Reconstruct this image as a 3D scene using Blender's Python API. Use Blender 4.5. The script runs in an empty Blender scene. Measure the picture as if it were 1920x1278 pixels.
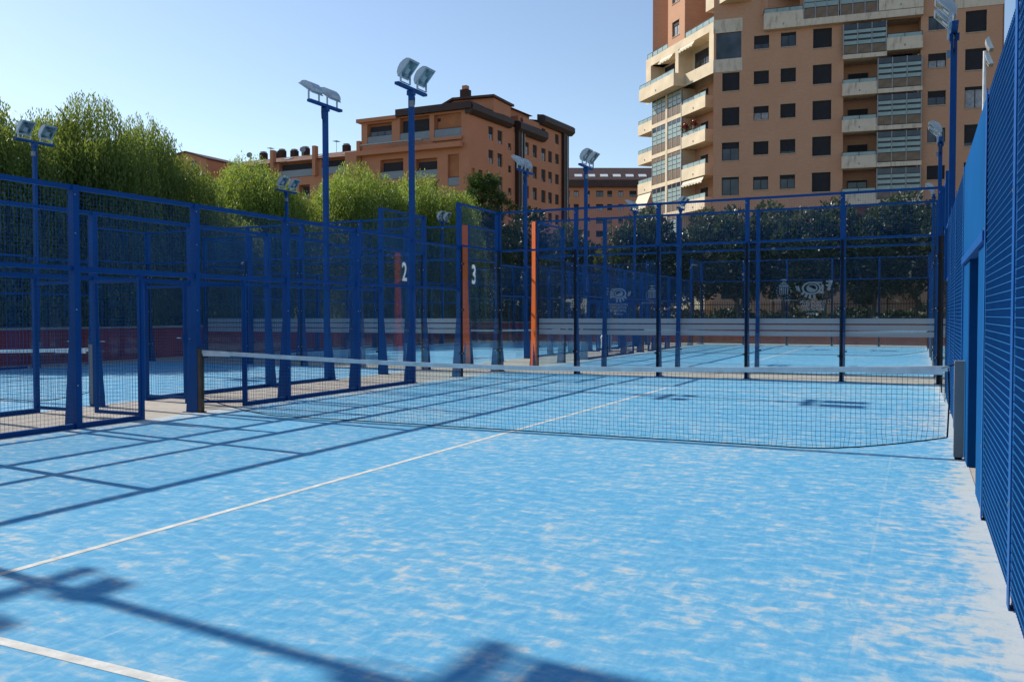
import bpy, math, random
import numpy as np
from mathutils import Vector, Matrix

R = math.radians
scene = bpy.context.scene
COL = scene.collection
random.seed(7)
rng = np.random.default_rng(11)

# ------------------------------------------------------------------ camera
cam_data = bpy.data.cameras.new("camera")
cam = bpy.data.objects.new("camera", cam_data)
COL.objects.link(cam)
cam.location = (9.5357, -9.4772, 1.4192)
cam.rotation_euler = (math.pi / 2 - 0.0296, 0.0015, 0.4399)
cam_data.sensor_width = 36.0
cam_data.lens = 30.39
cam_data.clip_start = 0.05
cam_data.clip_end = 3000
scene.camera = cam

# ------------------------------------------------------------------ light
SUN_DIR = Vector((-3.92, 0.42, 3.0)).normalized()
world = bpy.data.worlds.new("World")
scene.world = world
world.use_nodes = True
nt = world.node_tree
for n in list(nt.nodes):
    nt.nodes.remove(n)
sky = nt.nodes.new("ShaderNodeTexSky")
sky.sky_type = 'NISHITA'
sky.sun_disc = False
sky.sun_elevation = math.asin(SUN_DIR.z)
sky.sun_rotation = math.atan2(SUN_DIR.x, SUN_DIR.y)
sky.altitude = 50
sky.air_density = 1.0
sky.dust_density = 0.40
sky.ozone_density = 1.1
bg = nt.nodes.new("ShaderNodeBackground")
bg.inputs["Strength"].default_value = 0.12
wo = nt.nodes.new("ShaderNodeOutputWorld")
nt.links.new(sky.outputs[0], bg.inputs[0])
nt.links.new(bg.outputs[0], wo.inputs[0])
sun_data = bpy.data.lights.new("sun", 'SUN')
sun_data.energy = 4.2
sun_data.angle = R(0.53)
sun_data.color = (1.0, 0.95, 0.86)
sun = bpy.data.objects.new("sun", sun_data)
COL.objects.link(sun)
sun.rotation_euler = SUN_DIR.to_track_quat('Z', 'Y').to_euler()

scene.view_settings.view_transform = 'Standard'
scene.view_settings.look = 'None'
scene.view_settings.exposure = 0.45
scene.view_settings.gamma = 1.0
scene.view_settings.use_curve_mapping = False
scene.render.engine = 'CYCLES'
scene.cycles.max_bounces = 8
scene.cycles.transparent_max_bounces = 32
scene.cycles.transmission_bounces = 4
scene.cycles.glossy_bounces = 3
scene.cycles.diffuse_bounces = 3
scene.cycles.sample_clamp_indirect = 6
scene.cycles.use_denoising = True
scene.cycles.denoiser = 'OPENIMAGEDENOISE'
scene.cycles.denoising_input_passes = 'RGB_ALBEDO_NORMAL'


# ------------------------------------------------------------------ materials
def new_mat(name):
    m = bpy.data.materials.new(name)
    m.use_nodes = True
    t = m.node_tree
    for n in list(t.nodes):
        t.nodes.remove(n)
    out = t.nodes.new("ShaderNodeOutputMaterial")
    return m, t, out


def N(t, typ, **kw):
    n = t.nodes.new(typ)
    for k, v in kw.items():
        if k in n.inputs:
            n.inputs[k].default_value = v
        else:
            setattr(n, k, v)
    return n


def noise(t, scale, detail=4, rough=0.55, vec=None, dist=0.0):
    n = N(t, "ShaderNodeTexNoise")
    n.inputs["Scale"].default_value = scale
    n.inputs["Detail"].default_value = detail
    n.inputs["Roughness"].default_value = rough
    n.inputs["Distortion"].default_value = dist
    if vec is not None:
        t.links.new(vec, n.inputs["Vector"])
    return n.outputs["Fac"]


def ramp(t, fac, stops):
    r = N(t, "ShaderNodeValToRGB")
    el = r.color_ramp.elements
    while len(el) < len(stops):
        el.new(0.5)
    for e, (p, c) in zip(el, stops):
        e.position = p
        e.color = (c, c, c, 1) if isinstance(c, (int, float)) else (c[0], c[1], c[2], 1)
    t.links.new(fac, r.inputs[0])
    return r.outputs[0]


def mix(t, fac, a, b, blend='MIX'):
    m = N(t, "ShaderNodeMix", data_type='RGBA', blend_type=blend)
    if isinstance(fac, (int, float)):
        m.inputs[0].default_value = fac
    else:
        t.links.new(fac, m.inputs[0])
    for i, v in ((6, a), (7, b)):
        if isinstance(v, tuple):
            m.inputs[i].default_value = (v[0], v[1], v[2], 1)
        else:
            t.links.new(v, m.inputs[i])
    return m.outputs[2]


def math_n(t, op, a, b=None, clamp=False):
    m = N(t, "ShaderNodeMath", operation=op, use_clamp=clamp)
    for i, v in ((0, a), (1, b)):
        if v is None:
            continue
        if isinstance(v, (int, float)):
            m.inputs[i].default_value = v
        else:
            t.links.new(v, m.inputs[i])
    return m.outputs[0]


def objcoord(t, scale=None, rot=None):
    c = N(t, "ShaderNodeTexCoord").outputs["Object"]
    if scale is None and rot is None:
        return c
    mp = N(t, "ShaderNodeMapping")
    if scale:
        mp.inputs["Scale"].default_value = scale
    if rot:
        mp.inputs["Rotation"].default_value = rot
    t.links.new(c, mp.inputs[0])
    return mp.outputs[0]


def bump(t, h, strength=0.3, dist=0.01):
    b = N(t, "ShaderNodeBump")
    b.inputs["Strength"].default_value = strength
    b.inputs["Distance"].default_value = dist
    t.links.new(h, b.inputs["Height"])
    return b.outputs[0]


def pbsdf(t, out, color, rough=0.6, metal=0.0, spec=0.5, normal=None):
    b = N(t, "ShaderNodeBsdfPrincipled")
    if isinstance(color, tuple):
        b.inputs["Base Color"].default_value = (color[0], color[1], color[2], 1)
    else:
        t.links.new(color, b.inputs["Base Color"])
    if isinstance(rough, (int, float)):
        b.inputs["Roughness"].default_value = rough
    else:
        t.links.new(rough, b.inputs["Roughness"])
    b.inputs["Metallic"].default_value = metal
    b.inputs["Specular IOR Level"].default_value = spec
    if normal is not None:
        t.links.new(normal, b.inputs["Normal"])
    t.links.new(b.outputs[0], out.inputs[0])
    return b


def simple(name, color, rough=0.6, metal=0.0, spec=0.5, var=0.12, scale=3.0, bumps=0.0):
    m, t, out = new_mat(name)
    v = noise(t, scale, 6, 0.6, objcoord(t))
    d = tuple(c * (1 - var * 2) for c in color)
    l = tuple(min(1, c * (1 + var)) for c in color)
    c = mix(t, ramp(t, v, [(0.3, 0.0), (0.7, 1.0)]), d, l)
    nm = bump(t, noise(t, scale * 30, 3, 0.6, objcoord(t)), bumps, 0.01) if bumps else None
    pbsdf(t, out, c, rough, metal, spec, nm)
    return m


MAT = {}
MAT['blue'] = simple('blue_paint', (0.005, 0.075, 0.258), 0.5, 0, 0.22, 0.10, 1.3)
MAT['wire'] = simple('blue_wire', (0.008, 0.110, 0.300), 0.5, 0, 0.25, 0.08, 1.0)
MAT['cloth'] = simple('navy_windbreak', (0.005, 0.060, 0.200), 0.9, 0, 0.05, 0.15, 0.8)
MAT['sheet'] = simple('blue_sheet', (0.004, 0.074, 0.215), 0.7, 0, 0.05, 0.08, 0.7)
MAT['orange'] = simple('orange_paint', (0.85, 0.15, 0.012), 0.45, 0, 0.5, 0.06, 1.5)
MAT['black'] = simple('black_rubber', (0.006, 0.006, 0.008), 0.6, 0, 0.3, 0.1)
MAT['steel'] = simple('zinc_steel', (0.55, 0.56, 0.58), 0.35, 0.8, 0.5, 0.08)
MAT['alu'] = simple('lamp_aluminium', (0.50, 0.53, 0.55), 0.42, 0.35, 0.5, 0.08)
MAT['netpost'] = simple('grey_post_paint', (0.26, 0.235, 0.22), 0.6, 0, 0.2, 0.08)
MAT['rust'] = simple('rusty_post', (0.15, 0.095, 0.065), 0.8, 0, 0.3, 0.3, 6)
MAT['netcord'] = simple('net_cord', (0.012, 0.016, 0.022), 0.8, 0, 0.2, 0.1)
MAT['tape'] = simple('net_tape', (0.84, 0.82, 0.79), 0.8, 0, 0.2, 0.10, 5)
MAT['redwall'] = simple('red_render', (0.36, 0.052, 0.028), 0.85, 0, 0.2, 0.15, 0.8, 0.2)
MAT['wallcap'] = simple('concrete_cap', (0.42, 0.38, 0.34), 0.9, 0, 0.2, 0.12, 2, 0.2)
MAT['iron'] = simple('black_iron', (0.012, 0.012, 0.013), 0.5, 0, 0.4, 0.1)
MAT['bin'] = simple('white_plastic', (0.62, 0.63, 0.64), 0.45, 0, 0.5, 0.06)
MAT['greypole'] = simple('galvanised_pole', (0.48, 0.49, 0.50), 0.45, 0.5, 0.5, 0.08)
MAT['bark'] = simple('bark', (0.085, 0.062, 0.045), 0.95, 0, 0.2, 0.3, 8, 0.6)
MAT['pale_bark'] = simple('pale_bark', (0.22, 0.20, 0.17), 0.95, 0, 0.2, 0.25, 6, 0.5)
MAT['carpaint'] = simple('car_paint_silver', (0.35, 0.37, 0.40), 0.25, 0.5, 0.5, 0.05)
MAT['carpaint_dark'] = simple('car_paint_dark', (0.03, 0.035, 0.05), 0.25, 0.2, 0.5, 0.05)
MAT['tyre'] = simple('tyre', (0.02, 0.02, 0.02), 0.8, 0, 0.3, 0.1)
MAT['carred'] = simple('tail_lamp', (0.4, 0.02, 0.02), 0.3)


def brick_mat(name, base, alt, streak=0.25):
    m, t, out = new_mat(name)
    co = objcoord(t)
    a = noise(t, 0.35, 5, 0.6, co)
    b = noise(t, 1.1, 4, 0.6, objcoord(t, (1.0, 1.0, 8.0)))
    c = mix(t, ramp(t, a, [(0.3, 0.0), (0.72, 1.0)]), base, alt)
    c = mix(t, ramp(t, b, [(0.3, 0.0), (0.7, streak)]), c, tuple(x * 0.72 for x in base))
    # courses of brick: fine relief only, far too small to tell apart at this distance
    br = N(t, "ShaderNodeTexBrick")
    br.inputs["Scale"].default_value = 4.0
    br.inputs["Mortar Size"].default_value = 0.012
    br.inputs["Color1"].default_value = (1, 1, 1, 1)
    br.inputs["Color2"].default_value = (0.86, 0.86, 0.86, 1)
    br.inputs["Mortar"].default_value = (0.8, 0.78, 0.76, 1)
    mp = N(t, "ShaderNodeMapping")
    mp.inputs["Rotation"].default_value = (R(90), 0, 0)
    t.links.new(co, mp.inputs[0])
    t.links.new(mp.outputs[0], br.inputs["Vector"])
    c = mix(t, 0.6, c, br.outputs["Color"], 'MULTIPLY')
    pbsdf(t, out, c, 0.9, 0, 0.2)
    return m


MAT['brick'] = brick_mat('tower_brick', (0.545, 0.295, 0.185), (0.595, 0.335, 0.215))
MAT['render_cream'] = simple('cream_render', (0.68, 0.56, 0.40), 0.9, 0, 0.2, 0.10, 0.6)
MAT['render_grey'] = simple('stained_render', (0.66, 0.56, 0.44), 0.9, 0, 0.2, 0.16, 1.3)
def stained_mat():
    m, t, out = new_mat('streaked_render')
    a = noise(t, 1.2, 5, 0.6, objcoord(t))
    st = noise(t, 3.2, 5, 0.7, objcoord(t, (1.0, 1.0, 0.22)))
    c = mix(t, ramp(t, a, [(0.3, 0.0), (0.7, 1.0)]), (0.58, 0.49, 0.385), (0.68, 0.585, 0.465))
    c = mix(t, ramp(t, st, [(0.52, 0.0), (0.70, 0.75)]), c, (0.26, 0.215, 0.17))
    pbsdf(t, out, c, 0.9, 0, 0.2)
    return m


MAT['render_grey'] = stained_mat()
MAT['terracotta'] = brick_mat('terracotta_render', (0.465, 0.215, 0.125), (0.515, 0.245, 0.145), 0.15)
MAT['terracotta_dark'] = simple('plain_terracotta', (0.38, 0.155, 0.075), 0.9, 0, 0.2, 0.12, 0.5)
MAT['roof'] = simple('brown_roof', (0.055, 0.026, 0.020), 0.65, 0, 0.4, 0.15, 0.7)
MAT['rooftile'] = simple('weathered_roof_tile', (0.17, 0.085, 0.055), 0.8, 0, 0.2, 0.2, 1.2)
MAT['fascia'] = simple('brown_fascia', (0.036, 0.018, 0.015), 0.6, 0, 0.4, 0.12, 0.7)
MAT['blind'] = simple('charcoal_blind', (0.022, 0.022, 0.027), 0.7, 0, 0.3, 0.10, 2)
MAT['winframe'] = simple('dark_frame', (0.025, 0.022, 0.022), 0.5, 0, 0.4, 0.1)
MAT['sill'] = simple('stone_sill', (0.42, 0.34, 0.27), 0.85, 0, 0.2, 0.1)
MAT['awning'] = simple('awning_canvas', (0.70, 0.62, 0.48), 0.9, 0, 0.2, 0.08, 2)
MAT['metalgrey'] = simple('grey_metal', (0.30, 0.31, 0.31), 0.5, 0.4, 0.5, 0.1)
MAT['panelbrown'] = simple('brown_infill', (0.20, 0.135, 0.085), 0.4, 0, 0.4, 0.2, 1.5)
MAT['chimneybrown'] = simple('chimney_brown', (0.05, 0.025, 0.02), 0.8, 0, 0.3, 0.15)
MAT['flower_red'] = simple('red_blossom', (0.35, 0.02, 0.025), 0.8, 0, 0.2, 0.2, 4)
MAT['pot'] = simple('plant_pot', (0.55, 0.54, 0.5), 0.7)


def window_glass():
    m, t, out = new_mat('window_glass')
    v = noise(t, 0.6, 2, 0.5, objcoord(t))
    c = mix(t, ramp(t, v, [(0.35, 0.0), (0.65, 1.0)]), (0.02, 0.026, 0.034), (0.07, 0.085, 0.10))
    pbsdf(t, out, c, 0.06, 0, 0.6)
    return m


MAT['winglass'] = window_glass()
MAT['teal'] = simple('frosted_teal_glass', (0.29, 0.39, 0.38), 0.25, 0, 0.5, 0.12, 1.0)
MAT['railpanel'] = simple('smoked_rail_glass', (0.17, 0.20, 0.23), 0.2, 0, 0.5, 0.08, 0.5)
MAT['curtain'] = simple('net_curtain', (0.35, 0.37, 0.40), 0.8, 0, 0.3, 0.2, 3)


def clear_glass(name, tint=(0.95, 0.975, 0.98), dirt=0.014):
    m, t, out = new_mat(name)
    tr = N(t, "ShaderNodeBsdfTransparent")
    tr.inputs[0].default_value = (tint[0], tint[1], tint[2], 1)
    gl = N(t, "ShaderNodeBsdfGlossy")
    gl.inputs["Roughness"].default_value = 0.0
    fr = N(t, "ShaderNodeFresnel")
    bf = N(t, "ShaderNodeNewGeometry").outputs["Backfacing"]
    ior = math_n(t, 'ADD', 1.5, math_n(t, 'MULTIPLY', bf, 1 / 1.5 - 1.5))
    t.links.new(ior, fr.inputs[0])
    m1 = N(t, "ShaderNodeMixShader")
    t.links.new(fr.outputs[0], m1.inputs[0])
    t.links.new(tr.outputs[0], m1.inputs[1])
    t.links.new(gl.outputs[0], m1.inputs[2])
    df = N(t, "ShaderNodeBsdfDiffuse")
    df.inputs[0].default_value = (0.55, 0.60, 0.62, 1)
    m2 = N(t, "ShaderNodeMixShader")
    d = noise(t, 1.2, 5, 0.6, objcoord(t))
    f = math_n(t, 'MULTIPLY', ramp(t, d, [(0.35, 0.2), (0.75, 1.0)]), dirt)
    t.links.new(f, m2.inputs[0])
    t.links.new(m1.outputs[0], m2.inputs[1])
    t.links.new(df.outputs[0], m2.inputs[2])
    t.links.new(m2.outputs[0], out.inputs[0])
    return m


MAT['glass'] = clear_glass('court_glass')
MAT['railglass'] = clear_glass('railing_glass', (0.72, 0.84, 0.84), 0.25)


def frosted(name, color, alpha):
    m, t, out = new_mat(name)
    tr = N(t, "ShaderNodeBsdfTransparent")
    df = N(t, "ShaderNodeBsdfDiffuse")
    df.inputs[0].default_value = (color[0], color[1], color[2], 1)
    tl = N(t, "ShaderNodeBsdfTranslucent")
    tl.inputs[0].default_value = (color[0], color[1], color[2], 1)
    a = N(t, "ShaderNodeAddShader")
    h = N(t, "ShaderNodeMixShader")
    h.inputs[0].default_value = 0.35
    t.links.new(df.outputs[0], h.inputs[1])
    t.links.new(tl.outputs[0], h.inputs[2])
    m1 = N(t, "ShaderNodeMixShader")
    m1.inputs[0].default_value = alpha
    t.links.new(tr.outputs[0], m1.inputs[1])
    t.links.new(h.outputs[0], m1.inputs[2])
    t.links.new(m1.outputs[0], out.inputs[0])
    return m


MAT['band'] = frosted('frosted_band', (0.60, 0.66, 0.70), 0.72)
MAT['decal'] = frosted('white_print', (0.62, 0.68, 0.74), 0.42)
MAT['number'] = frosted('white_number', (0.80, 0.82, 0.82), 0.92)


def lens_mat():
    m, t, out = new_mat('lamp_lens')
    v = noise(t, 5, 2, 0.5, objcoord(t))
    c = mix(t, ramp(t, v, [(0.4, 0.0), (0.62, 1.0)]), (0.06, 0.11, 0.12), (0.30, 0.36, 0.37))
    pbsdf(t, out, c, 0.12, 0.2, 0.7)
    return m


MAT['lens'] = lens_mat()


def leaf_mat(name, dark, light, trans=0.35, gloss=0.45, spec=0.35, tcol=None):
    m, t, out = new_mat(name)
    g = N(t, "ShaderNodeNewGeometry")
    big = noise(t, 0.9, 3, 0.5, objcoord(t))
    rnd = g.outputs["Random Per Island"]
    f = math_n(t, 'ADD', math_n(t, 'MULTIPLY', rnd, 0.6), math_n(t, 'MULTIPLY', big, 0.5), True)
    c = mix(t, f, dark, light)
    b = N(t, "ShaderNodeBsdfPrincipled")
    t.links.new(c, b.inputs["Base Color"])
    b.inputs["Roughness"].default_value = gloss
    b.inputs["Specular IOR Level"].default_value = spec
    tl = N(t, "ShaderNodeBsdfTranslucent")
    tc = mix(t, 0.5, c, tcol or (light[0] * 1.5, light[1] * 1.6, light[2] * 0.6))
    t.links.new(tc, tl.inputs[0])
    ms = N(t, "ShaderNodeMixShader")
    ms.inputs[0].default_value = trans
    t.links.new(b.outputs[0], ms.inputs[1])
    t.links.new(tl.outputs[0], ms.inputs[2])
    t.links.new(ms.outputs[0], out.inputs[0])
    return m


MAT['pepper'] = leaf_mat('pepper_leaf', (0.066, 0.096, 0.022), (0.215, 0.26, 0.062), 0.48)
MAT['pepper_light'] = leaf_mat('pepper_leaf_light', (0.095, 0.138, 0.030), (0.275, 0.33, 0.075), 0.48)
MAT['magnolia'] = leaf_mat('magnolia_leaf', (0.020, 0.036, 0.011), (0.080, 0.105, 0.034), 0.2, 0.36, 0.4)
MAT['olive'] = leaf_mat('olive_shrub_leaf', (0.05, 0.06, 0.016), (0.14, 0.14, 0.035), 0.3)
MAT['pine'] = leaf_mat('pine_needle', (0.018, 0.040, 0.010), (0.070, 0.115, 0.028), 0.25, 0.5, 0.3)
MAT['darktree'] = leaf_mat('dark_evergreen_leaf', (0.010, 0.020, 0.007), (0.035, 0.055, 0.018), 0.2)
MAT['yellow'] = leaf_mat('autumn_leaf', (0.12, 0.085, 0.012), (0.32, 0.22, 0.03), 0.35)


def turf_mat(edge=True):
    m, t, out = new_mat('blue_turf' if edge else 'blue_turf_plain')
    co = objcoord(t)
    big = noise(t, 0.5, 4, 0.6, co)
    mid = noise(t, 10.5, 7, 0.62, objcoord(t, (0.48, 1.0, 1), (0, 0, R(24))), 0.35)
    mid2 = noise(t, 16.0, 7, 0.66, objcoord(t, (0.9, 0.5, 1), (0, 0, R(-20))), 0.4)
    fine = noise(t, 70, 3, 0.7, co)
    blue = mix(t, ramp(t, mid2, [(0.34, 0.0), (0.68, 1.0)]), (0.048, 0.275, 0.490), (0.110, 0.375, 0.560))
    blue = mix(t, ramp(t, mid, [(0.44, 0.0), (0.68, 0.62)]), blue, (0.265, 0.475, 0.585))
    blue = mix(t, ramp(t, big, [(0.35, 0.0), (0.65, 0.26)]), blue, (0.20, 0.44, 0.575))
    s = math_n(t, 'ADD', math_n(t, 'MULTIPLY', mid, 0.55), math_n(t, 'MULTIPLY', mid2, 0.40))
    s = math_n(t, 'ADD', s, math_n(t, 'MULTIPLY', big, 0.26))
    s = math_n(t, 'ADD', s, math_n(t, 'MULTIPLY', math_n(t, 'ADD', fine, noise(t, 170, 2, 0.8, co)), 0.075))
    if edge:
        sx = N(t, "ShaderNodeSeparateXYZ")
        t.links.new(co, sx.inputs[0])
        e = N(t, "ShaderNodeMapRange", interpolation_type='SMOOTHSTEP')
        e.inputs["From Min"].default_value = 4.15
        e.inputs["From Max"].default_value = 4.95
        e.inputs["To Max"].default_value = 0.055
        t.links.new(sx.outputs[0], e.inputs[0])
        s = math_n(t, 'ADD', s, e.outputs[0])
        e3 = N(t, "ShaderNodeMapRange", interpolation_type='SMOOTHSTEP')
        e3.inputs["From Min"].default_value = 4.78
        e3.inputs["From Max"].default_value = 5.02
        e3.inputs["To Max"].default_value = 0.12
        t.links.new(sx.outputs[0], e3.inputs[0])
        s = math_n(t, 'ADD', s, e3.outputs[0])
        e2 = N(t, "ShaderNodeMapRange", interpolation_type='SMOOTHSTEP')
        e2.inputs["From Min"].default_value = 4.3
        e2.inputs["From Max"].default_value = 4.95
        e2.inputs["To Max"].default_value = 0.14
        t.links.new(math_n(t, 'MULTIPLY', sx.outputs[0], -1.0), e2.inputs[0])
        s = math_n(t, 'ADD', s, e2.outputs[0])
    sand = ramp(t, s, [(0.675, 0.0), (0.725, 0.14), (0.760, 0.42), (0.81, 0.88), (0.87, 1.0)])
    sand = math_n(t, 'MULTIPLY', sand, 0.80)
    c = mix(t, sand, blue, (0.575, 0.535, 0.455))
    c = mix(t, math_n(t, 'MULTIPLY', ramp(t, fine, [(0.3, 0.0), (0.7, 1.0)]), 0.22), c, (0.05, 0.22, 0.50))
    # carpet seams every two metres, faintly filled with sand
    sx2 = N(t, "ShaderNodeSeparateXYZ")
    t.links.new(co, sx2.inputs[0])
    w = math_n(t, 'ABSOLUTE', math_n(t, 'SUBTRACT', math_n(t, 'FRACT', math_n(t, 'DIVIDE', math_n(t, 'ADD', sx2.outputs[0], 9.15), 3.0)), 0.5))
    sm = math_n(t, 'MULTIPLY', math_n(t, 'LESS_THAN', w, 0.0028), 0.24)
    sm = math_n(t, 'MULTIPLY', sm, ramp(t, noise(t, 3, 3, 0.6, co), [(0.4, 0.0), (0.6, 1.0)]))
    c = mix(t, sm, c, (0.56, 0.53, 0.465))
    fib = noise(t, 34, 2, 0.7, objcoord(t, (1.0, 0.16, 1), (0, 0, R(12))))
    c = mix(t, math_n(t, 'MULTIPLY', ramp(t, fib, [(0.35, 0.0), (0.7, 1.0)]), 0.12), c, (0.36, 0.55, 0.60))
    nm = bump(t, noise(t, 260, 2, 0.7, co), 0.5, 0.004)
    pbsdf(t, out, c, 0.9, 0, 0.15, nm)
    return m


MAT['turf'] = turf_mat()


def concrete_mat():
    m, t, out = new_mat('walkway_concrete')
    co = objcoord(t)
    a = noise(t, 0.8, 6, 0.6, co)
    b = noise(t, 7, 5, 0.65, co)
    c = mix(t, ramp(t, a, [(0.3, 0.0), (0.7, 1.0)]), (0.36, 0.32, 0.27), (0.50, 0.45, 0.38))
    c = mix(t, ramp(t, b, [(0.35, 0.0), (0.75, 0.6)]), c, (0.30, 0.28, 0.25))
    pbsdf(t, out, c, 0.95, 0, 0.15, bump(t, noise(t, 90, 3, 0.6, co), 0.3, 0.01))
    return m


MAT['walkway'] = concrete_mat()


def earth_mat():
    m, t, out = new_mat('earth')
    co = objcoord(t)
    a = noise(t, 0.15, 6, 0.6, co)
    b = noise(t, 2.0, 5, 0.65, co)
    c = mix(t, ramp(t, a, [(0.35, 0.0), (0.65, 1.0)]), (0.20, 0.165, 0.115), (0.13, 0.125, 0.07))
    c = mix(t, ramp(t, b, [(0.4, 0.0), (0.7, 0.7)]), c, (0.24, 0.195, 0.14))
    pbsdf(t, out, c, 0.95, 0, 0.1)
    return m


MAT['earth'] = earth_mat()
MAT['line'] = simple('white_line_paint', (0.62, 0.61, 0.56), 0.9, 0, 0.15, 0.16, 9)


# ------------------------------------------------------------------ geometry helpers
class MB:
    def __init__(self):
        self.v, self.f, self.m, self.mats = [], [], [], []

    def mi(self, mat):
        if mat not in self.mats:
            self.mats.append(mat)
        return self.mats.index(mat)

    def poly(self, pts, mat):
        b = len(self.v)
        self.v += [tuple(p) for p in pts]
        self.f.append(tuple(range(b, b + len(pts))))
        self.m.append(self.mi(mat))

    def box(self, a, b, mat, skip=''):
        x0, y0, z0 = (min(a[i], b[i]) for i in range(3))
        x1, y1, z1 = (max(a[i], b[i]) for i in range(3))
        o = len(self.v)
        self.v += [(x0, y0, z0), (x1, y0, z0), (x1, y1, z0), (x0, y1, z0), (x0, y0, z1), (x1, y0, z1), (x1, y1, z1), (x0, y1, z1)]
        F = {'b': (0, 3, 2, 1), 't': (4, 5, 6, 7), 'f': (0, 1, 5, 4), 'k': (2, 3, 7, 6), 'l': (0, 4, 7, 3), 'r': (1, 2, 6, 5)}
        i = self.mi(mat)
        for k, q in F.items():
            if k not in skip:
                self.f.append(tuple(o + j for j in q))
                self.m.append(i)

    def prism(self, prof, axis, lo, hi, mat):
        """prof: list of 2D points (counter-clockwise); extruded along axis between lo and hi."""
        def P(p, h):
            if axis == 'y':
                return (p[0], h, p[1])
            if axis == 'x':
                return (h, p[0], p[1])
            return (p[0], p[1], h)
        n = len(prof)
        o = len(self.v)
        self.v += [P(p, lo) for p in prof] + [P(p, hi) for p in prof]
        i = self.mi(mat)
        self.f.append(tuple(o + k for k in range(n)))
        self.m.append(i)
        self.f.append(tuple(o + n + k for k in reversed(range(n))))
        self.m.append(i)
        for k in range(n):
            k2 = (k + 1) % n
            self.f.append((o + k, o + n + k, o + n + k2, o + k2))
            self.m.append(i)

    def tube(self, pts, radii, mat, n=8, cap=True):
        pts = [Vector(p) for p in pts]
        if isinstance(radii, (int, float)):
            radii = [radii] * len(pts)
        o = len(self.v)
        i = self.mi(mat)
        for k, p in enumerate(pts):
            d = (pts[min(k + 1, len(pts) - 1)] - pts[max(k - 1, 0)]).normalized()
            a = d.cross(Vector((0, 0, 1))) if abs(d.z) < 0.9 else d.cross(Vector((1, 0, 0)))
            a.normalize()
            c = d.cross(a)
            for j in range(n):
                w = 2 * math.pi * j / n
                self.v.append(tuple(p + (a * math.cos(w) + c * math.sin(w)) * radii[k]))
        for k in range(len(pts) - 1):
            for j in range(n):
                j2 = (j + 1) % n
                self.f.append((o + k * n + j, o + k * n + j2, o + (k + 1) * n + j2, o + (k + 1) * n + j))
                self.m.append(i)
        if cap:
            self.f.append(tuple(o + j for j in reversed(range(n))))
            self.m.append(i)
            e = o + (len(pts) - 1) * n
            self.f.append(tuple(e + j for j in range(n)))
            self.m.append(i)

    def xform(self, M, start=0):
        self.v[start:] = [tuple(M @ Vector(p)) for p in self.v[start:]]

    def mesh(self, name):
        me = bpy.data.meshes.new(name)
        me.from_pydata(self.v, [], self.f)
        for k in self.mats:
            me.materials.append(MAT[k])
        me.polygons.foreach_set("material_index", self.m)
        me.update()
        return me


CACHE = {}


def cached(key, fn, name):
    if key not in CACHE:
        mb = MB()
        fn(mb)
        CACHE[key] = mb.mesh(name)
    return CACHE[key]


def put(name, mesh, parent=None, loc=(0, 0, 0), rotz=0.0, label=None):
    o = bpy.data.objects.new(name, mesh)
    COL.objects.link(o)
    o.location = loc
    o.rotation_euler = (0, 0, rotz)
    if parent is not None:
        o.parent = parent
    if label:
        o['label'] = label
    return o


def tag(o, label, cat, group=None):
    o['label'] = label
    o['category'] = cat
    if group:
        o['group'] = group
    return o


def thing(name, label, cat, loc=(0, 0, 0), rotz=0.0, group=None):
    o = bpy.data.objects.new(name, None)
    COL.objects.link(o)
    o.location = loc
    o.rotation_euler = (0, 0, rotz)
    o.empty_display_size = 0.2
    return tag(o, label, cat, group)


def struct(name, mesh, loc=(0, 0, 0)):
    o = put(name, mesh, None, loc)
    o['kind'] = 'structure'
    return o


def smooth(mesh):
    mesh.polygons.foreach_set("use_smooth", [True] * len(mesh.polygons))
    return mesh


# ------------------------------------------------------------------ the setting: ground, courts, lines
W = 9.9
COURTS = {'A': (0.0, 0.0), 'B': (0.0, 22.4), 'C': (-12.1, 0.0), 'D': (-12.1, 22.4)}

mb = MB()
mb.poly([(-900, -300, 0), (900, -300, 0), (900, 1500, 0), (-900, 1500, 0)], 'earth')
struct('ground', mb.mesh('ground'))
mb = MB()
mb.poly([(-14.2, -14, 0.004), (12.6, -14, 0.004), (12.6, 35.2, 0.004), (-14.2, 35.2, 0.004)], 'walkway')
struct('walkway', mb.mesh('walkway'))
mb = MB()
mb.poly([(-4.96, -10, 0), (5.02, -10, 0), (5.02, 10, 0), (-4.96, 10, 0)], 'turf')
turf_mesh = mb.mesh('court_surface')
mb = MB()
mb.poly([(-4.95, -7.09, 0), (4.95, -7.09, 0), (4.95, -7.03, 0), (-4.95, -7.03, 0)], 'line')
mb.poly([(-4.95, 6.923, 0), (4.95, 6.923, 0), (4.95, 6.977, 0), (-4.95, 6.977, 0)], 'line')
mb.poly([(0.02, -6.90, 0), (0.075, -6.90, 0), (0.195, 6.90, 0), (0.14, 6.90, 0)], 'line')
line_mesh = mb.mesh('court_lines')
for k, (cx, cy) in COURTS.items():
    struct('court_surface', turf_mesh, (cx + W / 2, cy, 0.008))
    struct('court_lines', line_mesh, (cx + W / 2, cy, 0.0098))


# ------------------------------------------------------------------ court enclosures
def wire_panel(L, H, pitch=0.05, th=0.0023):
    def fn(mb):
        h = th / 2
        nz = max(1, round(H / pitch))
        ny = max(1, round(L / pitch))
        for i in range(1, nz):
            z = H * i / nz
            mb.box((-h, 0, z - h), (h, L, z + h), 'wire', 'fk')
        for i in range(1, ny):
            y = L * i / ny
            mb.box((-h - th, y - h, 0), (-h, y + h, H), 'wire', 'bt')
    return cached(('wire', round(L, 3), round(H, 3), pitch), fn, 'mesh_panel')


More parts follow.
